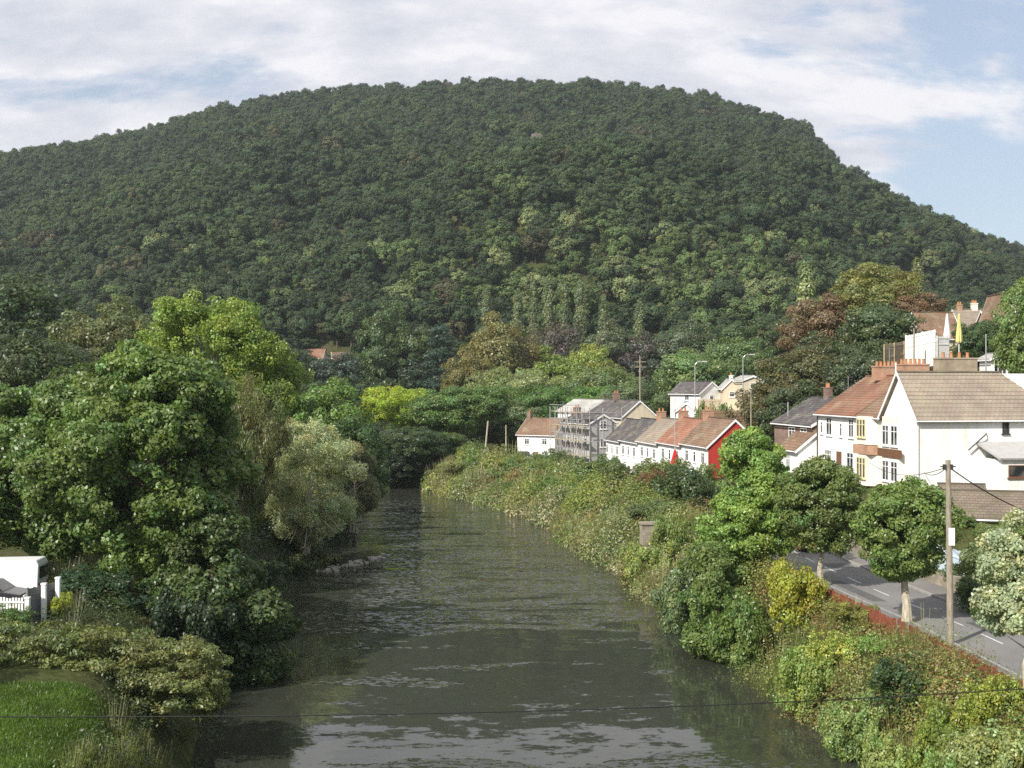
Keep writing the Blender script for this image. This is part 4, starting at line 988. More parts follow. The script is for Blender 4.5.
e, ro = gable_house('terraced_house', 'white-painted double terraced house with small windows and a brown tiled roof', x0, y0, AA, 8.1, 9, 7.9, 13.1, 16.1, W_WHITE, R_MIX,
    wins=[('f', 1.2, 3.3, 1.0, 1.5, 1), ('f', 3.2, 3.3, .5, 1.1, 0), ('f', 5.6, 3.3, 1.2, 1.5, 1), ('f', 7.2, 3.4, .5, 1.0, 0), ('f', 1.4, .7, 1.3, 1.4, 1), ('f', 5.8, .7, 1.4, 1.4, 2)], verges=(False, True), ch=[(4.4, -4.5, 7.9, 9.1, .5, 2.4, 6, W_ORBRICK)], doors=[('f', 3.6, 0)], deep=2.5)
MB().tube([(8.0, .08, 5.0), (8.0, .08, -1)], .05, 6).build('downpipe', M_DKTRIM, e)
mb = MB(); mb.prism([(.13, 0), (-.13, 0), (-.13, .16), (.13, .16)], 0, 5.5, 'x')
# --- lower brick house and its lean-to
x0, y0 = rowpt(19.2)
e, ro = gable_house('brick_house', 'lower brown brick house with white barge boards at the far end of the terrace', x0, y0, AA, 9.5, 7.5, 6.6, 12.0, 14.2, W_BRICK, R_SLATE,
    wins=[('f', 2.2, 3.9, 1.5, 1.1, 1), ('f', 5.0, 3.9, 1.5, 1.1, 1), ('f', 2.4, 1, 1.5, 1.2, 1), ('f', 6.4, 1, 1.4, 1.2, 1)], doors=[('f', 4.4, 0)], ch=[(5.8, -3.75, 7.2, 8.6, .9, .5, 2, W_BRICK)], deep=3)
aerial(ro, 1.2, -3.7, 7.7, 1.9)
x0, y0 = rowpt(18.7, -1.6)
e, ro = gable_house('porch_building', 'small white rendered annexe with a steep brown gable in front of the brick house', x0, y0, AA, 4.5, 5.0, 6.6, 9.9, 11.9, W_WHITE, R_BROWN,
    wins=[('f', 2.2, 1.3, 1.2, 1.5, 3)], gwall=None, deep=3, cat='annexe')
# --- red gabled terrace row by the road, stepping down away from the camera
TX, TY = 20.6, 126.0
def t4(t, d=0): return TX + math.cos(ANG) * t + math.sin(ANG) * d, TY + math.sin(ANG) * t - math.cos(ANG) * d
ROW = 'low terrace row facing the river'
units = [(0, 9, R_BROWN, W_WHITE, 'end house of the low terrace with a bright red gable and white barge boards', W_RED),
         (9.02, 9, R_RED, W_WHITE, 'white low terraced house with a red tiled roof beside the red gabled one', None),
         (18.04, 9, R_TAN, W_WHITE, 'white low terraced house with patchy tan tiles in the middle of the row', None),
         (27.06, 8.4, R_SLATE, W_WHITE, 'white low terraced house with a dark slate roof fourth along the row', None),
         (35.5, 7.6, R_SLATE, W_WHITE, 'white slate-roofed house ending the low terrace beside the scaffolding', None)]
for i, (t, L, rf, wl, lab, gw) in enumerate(units):
    x0, y0 = t4(t); dz = -.28 * i
    gable_house('terraced_house', lab, x0, y0, ANG, L, 5.9, 3.6 + dz, 9.0 + dz, 11.7 + dz, wl, rf, group=ROW, gwall=gw,
                wins=[('f', 1.6, .9, 1.5, 1.3, 1), ('f', 6.4, .9, 1.5, 1.3, 1), ('f', 1.6, 3.4, 1.2, 1.2, 1), ('f', 4.4, 3.4, .8, 1.2, 0), ('f', 7.0, 3.4, 1.2, 1.2, 1)] + ([('g', -3.4, 3.3, .9, 1.1, 1)] if i == 9 else []),
                doors=[('f', 4.1, 0)], ch=[(L - .5, -2.95, 7.6, 9.0, .6, 1.1, 2, W_ORBRICK)] if i < 3 else [], verges=(i in (0, 3), i == 4))
# --- taller house with pale gable behind the row
gable_house('gabled_house', 'taller house with a pale rendered gable and dark slate roof behind the low terrace', PX(622, 177), 177, math.atan2(.96, -.28), 14, 5.6, 3.5, PZ(417, 177), PZ(401, 177), W_BEIGE, R_SLATE,
            wins=[('g', -2.2, 5.9, .9, 1.0, 1), ('f', 3, 4.6, 1.1, 1.2, 1), ('f', 8, 4.6, 1.1, 1.2, 1), ('f', 13, 4.6, 1.1, 1.2, 1)], ch=[(9, -2.6, 9.4, 10.6, .6, 1, 2, W_BRICK)])
gable_house('pale_roofed_house', 'house showing only a pale grey roof above the scaffolded one', 12.2, 197, math.atan2(.9, -.43), 10, 6.5, 3.5, 11.0, 12.8, W_WHITE, R_PALE, wins=[('f', 3, 4.4, 1.1, 1.2, 1)])
# --- three storey house in scaffolding
SA = math.atan2(.93, -.37)
e, ro = gable_house('scaffolded_house', 'tall grey three-storey house with a slate roof wrapped in scaffolding', 11.2, 172, SA, 9.5, 4.2, 3.0, 9.9, 11.1, W_GREY, R_SLATE,
            wins=[('f', u, z, 1.1, 1.3, 1) for u in (1.8, 4.7, 7.6) for z in (.8, 3.4, 6.0)] + [('g', -2.1, z, 1.0, 1.2, 1) for z in (3.4, 6.0)], ch=[(9, -2.1, 7.6, 9.0, .6, 1, 2, W_BRICK)])
s = empty('scaffolding', (11.2, 172, 3.2), SA); tag(s, 'steel pole scaffolding with plank lifts around the grey three-storey house', 'scaffolding')
M_STEEL = plain('scaffold_steel', (.5, .5, .5), .4, .5, .5); M_PLANK = plain('scaffold_plank', (.45, .36, .22), .8)
for x in np.arange(-.9, 10.6, 1.9):
    for y in (.5, 1.7): MB().tube([(x, y, -.3), (x, y, 8.9)], .07, 6).build('standard', M_STEEL, s)
for y in (-1.5, -4.5): MB().tube([(-1.1, y, -.3), (-1.1, y, 8.9)], .07, 6).build('standard', M_STEEL, s)
for z in (2, 4.1, 6.2, 8.2):
    MB().box(-.9, 10.4, .55, 1.6, z, z + .06).build('plank_lift', M_PLANK, s)
    m = MB(); m.tube([(-1, 1.75, z + 1), (10.5, 1.75, z + 1)], .05, 6); m.tube([(-1.15, -4.7, z), (-1.15, 1.7, z)], .05, 6); m.build('guard_rail', M_STEEL, s)
m = MB(); m.tube([(-.9, 1.76, 0), (4.8, 1.76, 8.2)], .05, 6); m.tube([(10.4, 1.76, 0), (4.8, 1.76, 8.2)], .05, 6); m.build('brace', M_STEEL, s)
# --- white cottage at the far end
e, ro = gable_house('cottage', 'low white cottage with a weathered brown roof farthest along the river road', 6.9, 190, math.atan2(.5, -.86), 7.0, 7, 2.6, 7.5, 9.9, W_WHITE, R_BROWN,
    wins=[('f', 2, .9, 1.1, 1.2, 1), ('f', 5.2, .9, 1.1, 1.2, 1), ('f', 2, 3.2, .9, 1, 1), ('f', 5.2, 3.2, .9, 1, 1), ('g', -3.5, 3.0, 1, 1.2, 1)], doors=[('f', 3.6, 0)], ch=[(6.6, -3.5, 6.4, 8.2, .6, .9, 2, W_BRICK)])
# --- small buildings up the slope
gable_house('garden_shed', 'small white shed with one dark window behind the red and tan roofs', PX(676, 158), 158, math.atan2(1, .1), 3, 2.6, PZ(423, 158), PZ(411, 158), PZ(403, 158), W_WHITE, R_PALE, wins=[('g', -1.3, .35, .9, .8, 0)], cat='shed', deep=8)
gable_house('hillside_house', 'grey-roofed white house on the slope beside the tall street lamp', PX(700, 178), 178, math.atan2(1, -.6), 7, 4.5, PZ(404, 178), PZ(393, 178), PZ(382, 178), W_WHITE, R_SLATE, wins=[('g', -2.2, .5, .8, .8, 0), ('f', 3, .5, 1, .9, 1)], deep=8)
gable_house('hillside_house', 'narrow white gabled house with chimney pots on the slope right of the grey-roofed one', PX(723, 176), 176, math.atan2(1, .05), 6, 2.6, PZ(408, 176), PZ(388, 176), PZ(379, 176), W_BEIGE, R_PALE, wins=[('g', -1.3, 1.6, .8, .8, 0)], ch=[(1, -1.3, 3.6, 4.8, .6, .5, 2, W_WHITE)], deep=8)
gable_house('hillside_house', 'pale flat-fronted house half hidden by the olive trees on the slope', PX(743, 172), 172, math.atan2(1, -.1), 6, 3, PZ(392, 172), PZ(380, 172), PZ(376, 172), W_BEIGE, R_PALE, wins=[('g', -1.5, .5, .9, .8, 0)], deep=8)
# upper street on the right
def cross_house(name, label, px0, px1, D, ye, yr_, wall, roof, cat='house', ch=(), yb=None, W=7, wins=()):
    """eaves side turned to the camera; front-left corner at px1"""
    xa, xb = PX(px0, D), PX(px1, D); zb = PZ(yb or ye + 18, D)
    return gable_house(name, label, xb, D, math.pi, xb - xa, W, zb, PZ(ye, D), PZ(yr_, D + W / 2), wall, roof, cat=cat, ch=ch, wins=wins, deep=8)
cross_house('upper_house', 'brown-tiled house on the upper street behind the parasols', 922, 962, 152, 338, 313, W_BEIGE, R_BROWN, yb=352)
cross_house('upper_house', 'tan-tiled house on the upper street with chimneys between parasols and right edge tree', 963, 992, 158, 332, 310, W_TANBRICK, R_TAN, yb=350, ch=[(1, -3.5, 4.6, 6.4, .8, .5, 3, W_CREAM), (3, -3.5, 4.6, 6.2, .7, .5, 2, W_ORBRICK)])
cross_house('upper_house', 'red-roofed house at the end of the upper street by the white gable', 993, 1012, 150, 334, 311, W_ORBRICK, R_RED, yb=350)
x0 = PX(1004, 140)
gable_house('upper_gable_house', 'steep white gabled house end standing at the right edge above the roofs', x0, 140, math.pi / 2, 8, 2.6, PZ(385, 140), PZ(326, 140), PZ(292, 140), W_WHITE, R_BROWN, wins=[('g', -1.3, 5.3, .9, 1.3, 1)], deep=6)
# closed parasols on the upper terrace
def parasol(label, px, top, bot, D, col, name, fab=.34):
    z0, z1 = PZ(bot, D), PZ(top, D); h = z1 - z0; e = empty('parasol', (PX(px, D), D, z0)); tag(e, label, 'parasol')
    MB().tube([(0, 0, -4), (0, 0, h + .05)], .045, 8).build('pole', M_WHITE, e)
    mb = MB(); prof = [(0.03, h), (.1, h - .15), (fab * .55, h * .7), (fab * .95, h * .38), (fab, h * .24), (fab * .8, h * .2)]
    sides = 16; v = []
    for r, z in prof:
        for j in range(sides):
            a = 6.283 * j / sides; rr = r * (1 + (.16 if j % 2 else -.16)); v.append((rr * math.cos(a), rr * math.sin(a), z))
    mb.v = v
    for k in range(len(prof) - 1):
        for j in range(sides): mb.f.append((k * sides + j, k * sides + (j + 1) % sides, (k + 1) * sides + (j + 1) % sides, (k + 1) * sides + j)); mb.uv.append(None)
    mb.build('canopy', plain(name, col, .8, .1), e)
    return e
parasol('closed white parasol with a pale tip on the upper terrace behind the big chimney', 947, 314, 348, 132, (.75, .73, .74), 'white_canvas', .33)
parasol('closed yellow parasol right of the white one on the upper terrace', 959, 314, 350, 131, (.6, .55, .22), 'yellow_canvas', .3)
parasol('closed red parasol standing before the white terrace front', 675, 449, 470, 126, (.45, .03, .03), 'red_canvas', .42)
# upper garden walls, fences
M_FWHITE = plain('fence_white', (.8, .78, .74), .7); M_FTAN = plain('fence_tan', (.42, .33, .22), .8); M_FBROWN = plain('fence_brown', (.2, .13, .08), .85)
M_FORANGE = plain('fence_orange_stain', (.22, .07, .04), .75, var=.4); M_FGREY = plain('fence_grey', (.17, .17, .165), .8); M_BLUEW = plain('pale_blue_paint', (.55, .65, .74), .6)
def fence(label, A, B, za, zb, h, mat, pitch=.16, pw=.12, name='fence', cat='fence', posts=2.0, deep=.0):
    A = Vector((A[0], A[1], za)); B = Vector((B[0], B[1], zb)); d = B - A; L = d.length; ang = math.atan2(d.y, d.x)
    e = empty(name, A, ang); tag(e, label, cat); sl = (zb - za) / math.hypot(d.x, d.y)
    mb = MB(); n = int(L / pitch); rr = random.Random(int(L * 100))
    for k in range(n):
        x = k * pitch; z = sl * x; j = rr.uniform(-.03, .03); mb.box(x, x + pw, .02, .045, z - deep, z + h + j)
    mb.build('boards', mat, e)
    for k in range(int(L / posts) + 1):
        x = min(k * posts, L); z = sl * x; MB().box(x - .05, x + .05, -.07, .018, z - deep - .2, z + h + .06).build('post', mat, e)
    m = MB(); 
    for zz in (.2, .8): m.box(0, L, -.02, .018, h * zz, h * zz + .07) if abs(sl) < 1e-3 else m.prism([(0, h * zz), (L, sl * L + h * zz), (L, sl * L + h * zz + .07), (0, h * zz + .07)], -.02, .018, 'y')
    m.build('rail', mat, e); return e
def pt(px, D): return (PX(px, D), D)
fence('white board fence on the upper terrace left of the parasols', pt(906, 120), pt(936, 117), PZ(350, 118), PZ(346, 121), 1.5, M_FWHITE, deep=2)
fence('low pinkish board fence above the chimney row', pt(884, 112), pt(905, 115), PZ(362, 112), PZ(358, 115), 1.6, M_FTAN, deep=2)
fence('cream picket fence just left of the closed white parasol', pt(937, 124), pt(950, 125), PZ(347, 124), PZ(347, 125), 1.1, M_FWHITE, deep=2)
fence('brown garden fence behind the tan roofs of the low terrace', pt(700, 146), pt(748, 140), PZ(424, 146), PZ(424, 140), 1.6, M_FBROWN, deep=3)
fence('tan board fence beneath the small hillside houses', pt(698, 162), pt(722, 160), PZ(409, 162), PZ(409, 160), 1.3, M_FTAN, deep=3)
# white french window box on the upper right
gable_house('summerhouse', 'small white glazed summerhouse right of the big chimney', PX(992, 112), 112, math.pi / 2, 3, 1.5, PZ(378, 112), PZ(358, 112), PZ(354, 112), W_WHITE, R_PALE, wins=[('g', -.75, .3, 1.2, 1.4, 2)], cat='summerhouse', deep=6)
# sheds with brown tile roofs below the white wall
x0 = PX(1045, 77)
gable_house('garage', 'low stone outbuilding with a mossy brown tiled roof below the white side wall', x0, 75.5, math.atan2(.3, -1) + 0, 8.6, 5.5, 5.0, PZ(519, 75), PZ(494, 78), W_STONE, R_OLD, cat='outbuilding', deep=3)
gable_house('shed', 'small lean tiled shed roof standing behind the utility pole', PX(985, 80), 79.8, math.atan2(.25, -1), 2.8, 3.0, 5.4, PZ(497, 80), PZ(486, 81), W_BRICK, R_OLD, cat='shed', deep=3)
# pale blue garage wall by the road
fence('pale blue board wall beside the road behind the utility pole', (PX(934, 73), 73), (PX(964, 69), 69), 3.5, 3.5, 2.3, M_BLUEW, pitch=.3, pw=.29)
# road side walls
def wall_strip(name, label, o, ya, yb, z0, h, th, mat, cat='wall', step=2):
    mb = MB(); yy = np.arange(ya, yb, step)
    for a in yy:
        b = min(a + step, yb); xa, xb = float(road_x(a)) + o, float(road_x(b)) + o
        i = len(mb.v); mb.v += [(xa, a, z0), (xa + th, a, z0), (xb + th, b, z0), (xb, b, z0), (xa, a, z0 + h), (xa + th, a, z0 + h), (xb + th, b, z0 + h), (xb, b, z0 + h)]
        for q in ((4, 5, 6, 7), (0, 4, 7, 3), (1, 2, 6, 5), (0, 1, 5, 4), (3, 7, 6, 2)): mb.f.append(tuple(i + k for k in q)); mb.uv.append(None)
    return tag(mb.build(name, mat), label, cat)
wall_strip('garden_wall', 'long stone garden wall behind the far pavement of the road', 4.12, 66, 112, 3.2, 1.3, .3, W_STONE)
wall_strip('garden_wall', 'low wall in front of the low terrace houses', 4.12, 118, 156, 3.2, .8, .25, W_STONE)
# orange stained fence along the pavement, in sections
def ofence(lab, ya, yb, h):
    A = (float(road_x(ya)) - 4.55, ya); B = (float(road_x(yb)) - 4.55, yb); return fence(lab, A, B, 3.5, 3.5, h, M_FORANGE, pitch=.17, pw=.15)
ofence('orange stained board fence ending at the right edge by the white-leaved tree', 42, 49.4, 1.1)
ofence('rusty orange fence panel at the foot of the utility pole', 49.8, 56, 1.05)
ofence('faded orange fence running on past the clear pale trunk', 56.4, 74, .95)
# stone landing wall on the bank
D = 95; zt = PZ(522, D)
mb = MB(); mb.box(-1.2, 1.2, -.5, .5, -4, 0); mb.box(-1.3, 1.3, -.6, .6, .002, .16)
o = mb.build('stone_wall', W_STONE); o.location = (PX(656, D), D, zt - .16); o.rotation_euler = (0, 0, .15); tag(o, 'short pale stone wall with a flat top standing in the brambles of the right bank', 'wall')
mb = MB(); mb.box(-1.4, 1.4, -.2, .2, -3, 0); o = mb.build('stone_wall', W_STONE); o.location = (PX(486, 172), 172, PZ(466, 172)); o.rotation_euler = (0, 0, .5); tag(o, 'small weathered wall at the foot of the leaning pole by the bend', 'wall')
# gravel spit
rng = np.random.default_rng(77); mb = MB()
for k in range(90):
    a = rng.uniform(-1, 1); x = -13.6 + a * 2.2 + rng.normal() * .3; y = 103 + a * 4 + rng.normal() * .8; s_ = rng.uniform(.08, .3)
    pts = [Vector((x + s_ * math.cos(t) * rng.uniform(.7, 1.1), y + s_ * math.sin(t) * rng.uniform(.7, 1.1), 0)) for t in np.arange(0, 6.2, 1.05)]
    i = len(mb.v); mb.v += [(p.x, p.y, -.3) for p in pts] + [((p.x * .8 + x * .2), (p.y * .8 + y * .2), s_ * .55) for p in pts]; m = len(pts)
    mb.f.append(tuple(i + m + q for q in range(m))); mb.uv.append(None)
    for q in range(m): mb.f.append((i + q, i + (q + 1) % m, i + m + (q + 1) % m, i + m + q)); mb.uv.append(None)
tag(mb.build('gravel', plain('river_cobble', (.34, .32, .28), .7, var=.4)), 'pale cobbles of the little gravel spit by the left bank', 'gravel', kind='stuff')

# ------------------------------------------------------------------ poles and wires
def pole(label, px, ytop, D, zb, r=.11, lean=0, arm=None, mat=None, lamp=False, name='utility_pole', cat='pole', sign=False, insul=True, bx=None):
    zt = PZ(ytop, D); x = PX(px, D); e = empty(name, (x, D, zb)); tag(e, label, cat); h = zt - zb
    MB().tube([(-lean, 0, -.4), (0, 0, h)], [r * 1.25, r * .85], 10).build('shaft', mat or M_WOODPOLE, e)
    if arm:
        for z in arm: MB().box(-.85, .85, -.06, .06, h - z - .06, h - z + .06).build('cross_arm', M_WOODPOLE, e)
    if lamp:
        m = MB(); m.tube([(0, 0, h - .1), (.3, 0, h + .25), (1.1, -.1, h + .35)], .04, 6); a = m.build('lamp_arm', M_STEEL, e)
        MB().box(.9, 1.6, -.2, 0.02, h + .28, h + .42).build('lantern', plain('lantern_grey', (.5, .5, .5), .4), a)
    if sign: 
        MB().box(-.02, .26, -.15, -.13, h - 3.9, h - 3.1).build('sign_plate', M_WHITE, e)
    if insul:
        m = MB()
        for s in (-1, 1): m.box(s * .16 - .05, s * .16 + .05, -.1, .1, h - .45, h - .2)
        m.tube([(-.35, 0, h - .3), (.35, 0, h - .3)], .03, 5); m.build('bracket', M_DKTRIM, e)
    return (x, D, zt)
p1 = pole('tall weathered utility pole with a white plate beside the round-headed street tree', 948, 460, 55, 3.6, r=.13, lean=-.12, sign=True)
p2 = pole('pole with two short cross arms above the slate roofs', 640, 356, 185, h1(PX(640, 185), 185), r=.12, arm=(.9, 1.7))
p3 = pole('slender street lamp column behind the low terrace ridge', 695, 364, 160, h1(PX(695, 160), 160), r=.07, mat=M_STEEL, lamp=True, name='street_lamp', cat='street lamp', insul=False)
p4 = pole('slender street lamp column beside the olive trees on the slope', 743, 357, 165, h1(PX(743, 165), 165), r=.07, mat=M_STEEL, lamp=True, name='street_lamp', cat='street lamp', insul=False)
p5 = pole('leaning pale pole in the greenery at the tip of the right bank', 488, 421, 178, 2.8, r=.13, lean=.7, mat=M_PALEBARK, insul=False)
p6 = pole('short pale pole right of the leaning one near the white cottage', 506, 425, 184, 2.8, r=.1, mat=M_PALEBARK)
p7 = pole('thin pole in front of the white low terrace', 675, 398, 132, 3.6, r=.06, mat=M_STEEL, insul=False)
p8 = pole('thin grey pole beside the brick house front', 788, 402, 112, 3.6, r=.06, mat=M_STEEL, insul=False)
p9 = pole('thin pole left of the brick house among the trees', 751, 390, 118, 3.6, r=.07)
p10 = pole('pole on the upper slope left of the pinkish fence', 914, 328, 116, h1(PX(914, 116), 116), r=.08, insul=False)
p11 = pole('pale thin pole between the big chimney and the summerhouse', 986, 334, 110, h1(PX(986, 110), 110), r=.06, mat=M_STEEL, insul=False)
M_WIRE = plain('black_cable', (.02, .02, .02), .6)
def wire(label, a, b, sag, r=.014):
    a, b = Vector(a), Vector(b); mb = MB(); n = 14
    mb.tube([a.lerp(b, k / n) - Vector((0, 0, sag * 4 * (k / n) * (1 - k / n))) for k in range(n + 1)], r, 5)
    return tag(mb.build('overhead_cable', M_WIRE), label, 'cable')
t = Vector(p1) - Vector((0, 0, .3))
wire('thick cable from the utility pole down to the right past the stone outbuilding', t, (PX(1060, 62), 62, PZ(522, 62)), .35, .03)
wire('twin of cable from the utility pole towards the white end house', t, (PX(924, 84.9), 84.9, PZ(472, 84.9)), .3, .02)
wire('slack cable from the utility pole towards the second street tree', t, (PX(870, 84), 84, PZ(463, 84)), .6, .018)
# cable crossing the whole foreground in front of the bridge, between two posts outside the picture
A_ = (-16, 20, PZ(710, 20)); B_ = (15.5, 27, PZ(676, 27))
c = wire('long thin black cable sagging across the whole foreground over the river', A_, B_, .42, .012)
for lab, q in (('timber post holding the left end of the foreground cable', A_), ('timber post holding the right end of the foreground cable', B_)):
    m = MB(); zb = max(h1(q[0], q[1]), 0) - .3; m.tube([(0, 0, 0), (0, 0, q[2] - zb + .3)], .12, 10)
    o = m.build('cable_post', M_WOODPOLE); o.location = (q[0], q[1] , zb); tag(o, lab, 'post')

# ------------------------------------------------------------------ vehicles
def vehicle(name, label, cat, loc, rz, prof, W, colm, glass, wheels, lamp=(.5, .02, .02), wr=.31, extra=None):
    """prof: side outline of the painted body (x forward, z); glass: list of side window outlines"""
    e = empty(name, loc, rz); tag(e, label, cat)
    mb = MB(); n = len(prof); i = 0
    ins = lambda z: .0 if z < .95 else min(.16, (z - .95) * .28)
    L_ = [(x, -W / 2 + ins(z), z) for x, z in prof]; R_ = [(x, W / 2 - ins(z), z) for x, z in prof]
    mb.v = L_ + R_; mb.f = [tuple(reversed(range(n))), tuple(range(n, 2 * n))] + [(k, (k + 1) % n, n + (k + 1) % n, n + k) for k in range(n)]; mb.uv = [None] * (n + 2)
    b = mb.build('body', colm, e, bevel=.035, smooth=False)
    for g in glass:
        for s in (-1, 1):
            m = MB(); q = [(x, s * (W / 2 - ins(z) + .012), z) for x, z in g]; m.face(q if s < 0 else q[::-1])
            m.build('side_window', M_DARKGL, e)
    if extra: extra(e, W)
    for x in wheels:
        for s in (-1, 1):
            m = MB(); m.tube([(x, s * (W / 2 - .2), wr), (x, s * (W / 2 + .01), wr)], wr, 18); w = m.build('wheel', plain('tyre', (.02, .02, .02), .8), e)
            m = MB(); m.tube([(x, s * (W / 2 + .005), wr), (x, s * (W / 2 + .02), wr)], wr * .6, 14); m.build('rim', M_STEEL, w)
    x0, x1 = min(p[0] for p in prof), max(p[0] for p in prof)
    for s in (-1, 1):
        MB().box(x1 - .06, x1 + .012, s * (W / 2 - .3) - .16, s * (W / 2 - .3) + .16, .6, .78).build('headlight', plain('lamp_glass', (.7, .7, .7), .15, .6), e)
        MB().box(x0 - .012, x0 + .05, s * (W / 2 - .25) - .1, s * (W / 2 - .25) + .1, .68, .98).build('tail_light', plain('red_lens', (.4, .02, .02), .2, .5), e)
    return e
CARP = [(-2.0, .25), (2.0, .25), (2.08, .6), (1.95, .82), (1.05, .95), (.45, 1.4), (-.9, 1.45), (-1.75, 1.0), (-2.05, .92)]
CARG = [[(.95, .98), (.42, 1.34), (-.2, 1.37), (-.2, .98)], [(-.26, .98), (-.26, 1.37), (-.85, 1.38), (-1.45, 1.0)]]
def carglass(e, W):
    w = W / 2 - .14
    m = MB(); m.face([(1.03, -w, .985), (1.03, w, .985), (.5, w - .08, 1.385), (.5, -w + .08, 1.385)]); m.build('windscreen', M_DARKGL, e)
    m = MB(); m.face([(-1.72, w, 1.045), (-1.72, -w, 1.045), (-.98, -w + .08, 1.44), (-.98, w - .08, 1.44)]); m.build('rear_window', M_DARKGL, e)
def carpaint(name, c): 
    m = plain(name, c, .3, .5, var=.05); return m
def car(label, x, y, z, rz, c, cn): return vehicle('parked_car', label, 'car', (x, y, z), rz, CARP, 1.72, carpaint(cn, c), CARG, (1.25, -1.3), extra=carglass)
VANP = [(-2.6, .3), (2.5, .3), (2.6, .75), (2.35, 1.05), (1.75, 1.25), (1.15, 2.0), (.9, 2.12), (-2.5, 2.15), (-2.62, 1.9)]
VANG = [[(1.7, 1.22), (1.15, 1.88), (.65, 1.92), (.65, 1.22)]]
def vanglass(e, W):
    w = W / 2 - .22; m = MB(); m.face([(1.76, -w, 1.29), (1.76, w, 1.29), (1.2, w - .06, 1.97), (1.2, -w + .06, 1.97)]); m.build('windscreen', M_DARKGL, e)
    MB().box(-2.66, -2.6, -W / 2 + .3, W / 2 - .3, 1.2, 1.8).build('rear_window', M_DARKGL, e)
D = 61.5
vehicle('parked_van', 'white panel van parked behind the picket fence at the left edge', 'van', (PX(-9, D), D, h1(PX(8, D), D)), R(184), VANP, 1.85, carpaint('white_van_paint', (.8, .8, .8)), [[(1.7, 1.22), (1.15, 1.88), (.65, 1.92), (.65, 1.22)]], (1.75, -1.7), extra=vanglass, wr=.34)
D = 59.3
car('dark grey car nose to the white van behind the picket fence', PX(-12, D), D, h1(PX(4, D), D), R(0), (.03, .03, .035), 'charcoal_paint')
rz = lambda y: math.atan2(4, float(road_x(y + 2)) - float(road_x(y - 2)))
def rcar(label, y, off, c, cn): return car(label, float(road_x(y)) + off, y, 3.55, rz(y), c, cn)
rcar('red car parked half hidden behind the second street tree', 87, 1.0, (.35, .02, .03), 'red_paint')
rcar('white car parked before the slate-roofed end of the low terrace', 150, -1.4, (.75, .75, .75), 'white_paint')
rcar('black car parked on the road left of the low terrace', 156, -1.4, (.02, .02, .022), 'black_paint')
rcar('dark blue car parked below the scaffolding', 166, -1.3, (.03, .04, .09), 'blue_paint')
rcar('pale grey car parked in front of the white cottage', 181, .2, (.55, .55, .56), 'pale_grey_paint')
rcar('black car parked farthest along the road beside the white cottage', 188, .6, (.025, .025, .025), 'soot_paint')
# left bank fences
fence('white picket fence along the left edge in front of the van and car', (-26.5, 56.5), (PX(24, 56), 56), 4.35, 4.35, 1.15, M_FWHITE, pitch=.15, pw=.1)
g = fence('dark grey board gate with white-capped posts beside the picket fence', (PX(27, 55.6), 55.6), (PX(56, 57.5), 57.5), 4.3, 4.3, 1.7, M_FGREY, pitch=.15, pw=.148, name='garden_gate', cat='gate')
for px, D, t in ((27.5, 55.4, 597), (44, 56.3, 583), (58, 57.3, 577)):
    zt = PZ(t, D); m = MB(); m.box(-.1, .1, -.1, .1, 4.0 - zt, 0); m.box(-.12, .12, -.12, .12, .002, .08)
    o = m.build('gate_post', M_WHITE); o.location = (PX(px, D), D, zt - .08)
    tag(o, {597: 'white post where the picket fence meets the grey gate', 583: 'white-topped post rising behind the middle of the grey gate', 577: 'white-topped post at the far end of the grey gate by the yellow shrub'}[t], 'post')

# ------------------------------------------------------------------ scrub on the right hillside (needs the house footprints)
rng = np.random.default_rng(15); y = rng.uniform(70, 250, 14000); x = rng.uniform(15, 110, 14000); w = x - road_x(y) - 2.3
ok = (w > 4.3) & clear(x, y, 1.2) & ~((y > 66) & (y < 82) & (w < 9)) & (x / y > .02)
Q = np.stack([x, y], 1)[ok][:3800]
undergrowth('hillside_scrub', 'brambles and hedges covering the hillside between the houses', Q, 14, [(.05, .075, .025), (.07, .1, .03), (.1, .12, .04), (.045, .065, .025), (.09, .08, .04)], hr=(.5, 1.3), leaf=.2, grassf=.1, nl=60)

# houses in the woods
def hill_depth(px, row):
    d = np.arange(306, 890, 1.0); r = 384 - (H(PX(px, d), d, False) - CAMZ) / d * F
    return float(d[np.argmax(r <= row)])
D = hill_depth(330, 366)
def wood_house(label, px, ye, yr_, L, W, wall, roof, ang):
    return gable_house('woodland_house', label, PX(px, D), D, ang, L, W, PZ(ye + 16, D), PZ(ye, D), PZ(yr_, D), wall, roof, wins=[('f', 2, 1.6, 1.2, 1.3, 1), ('f', 5, 1.6, 1.2, 1.3, 1)], deep=8)
wood_house('pinkish-roofed house among the dark trees of the lower hill', 322, 358, 349, 6, 6, W_BEIGE, R_MIX, math.pi - .15)
wood_house('white-walled house right of the pinkish-roofed one in the woods', 350, 361, 352, 5, 5, W_WHITE, R_BROWN, math.pi + .3)

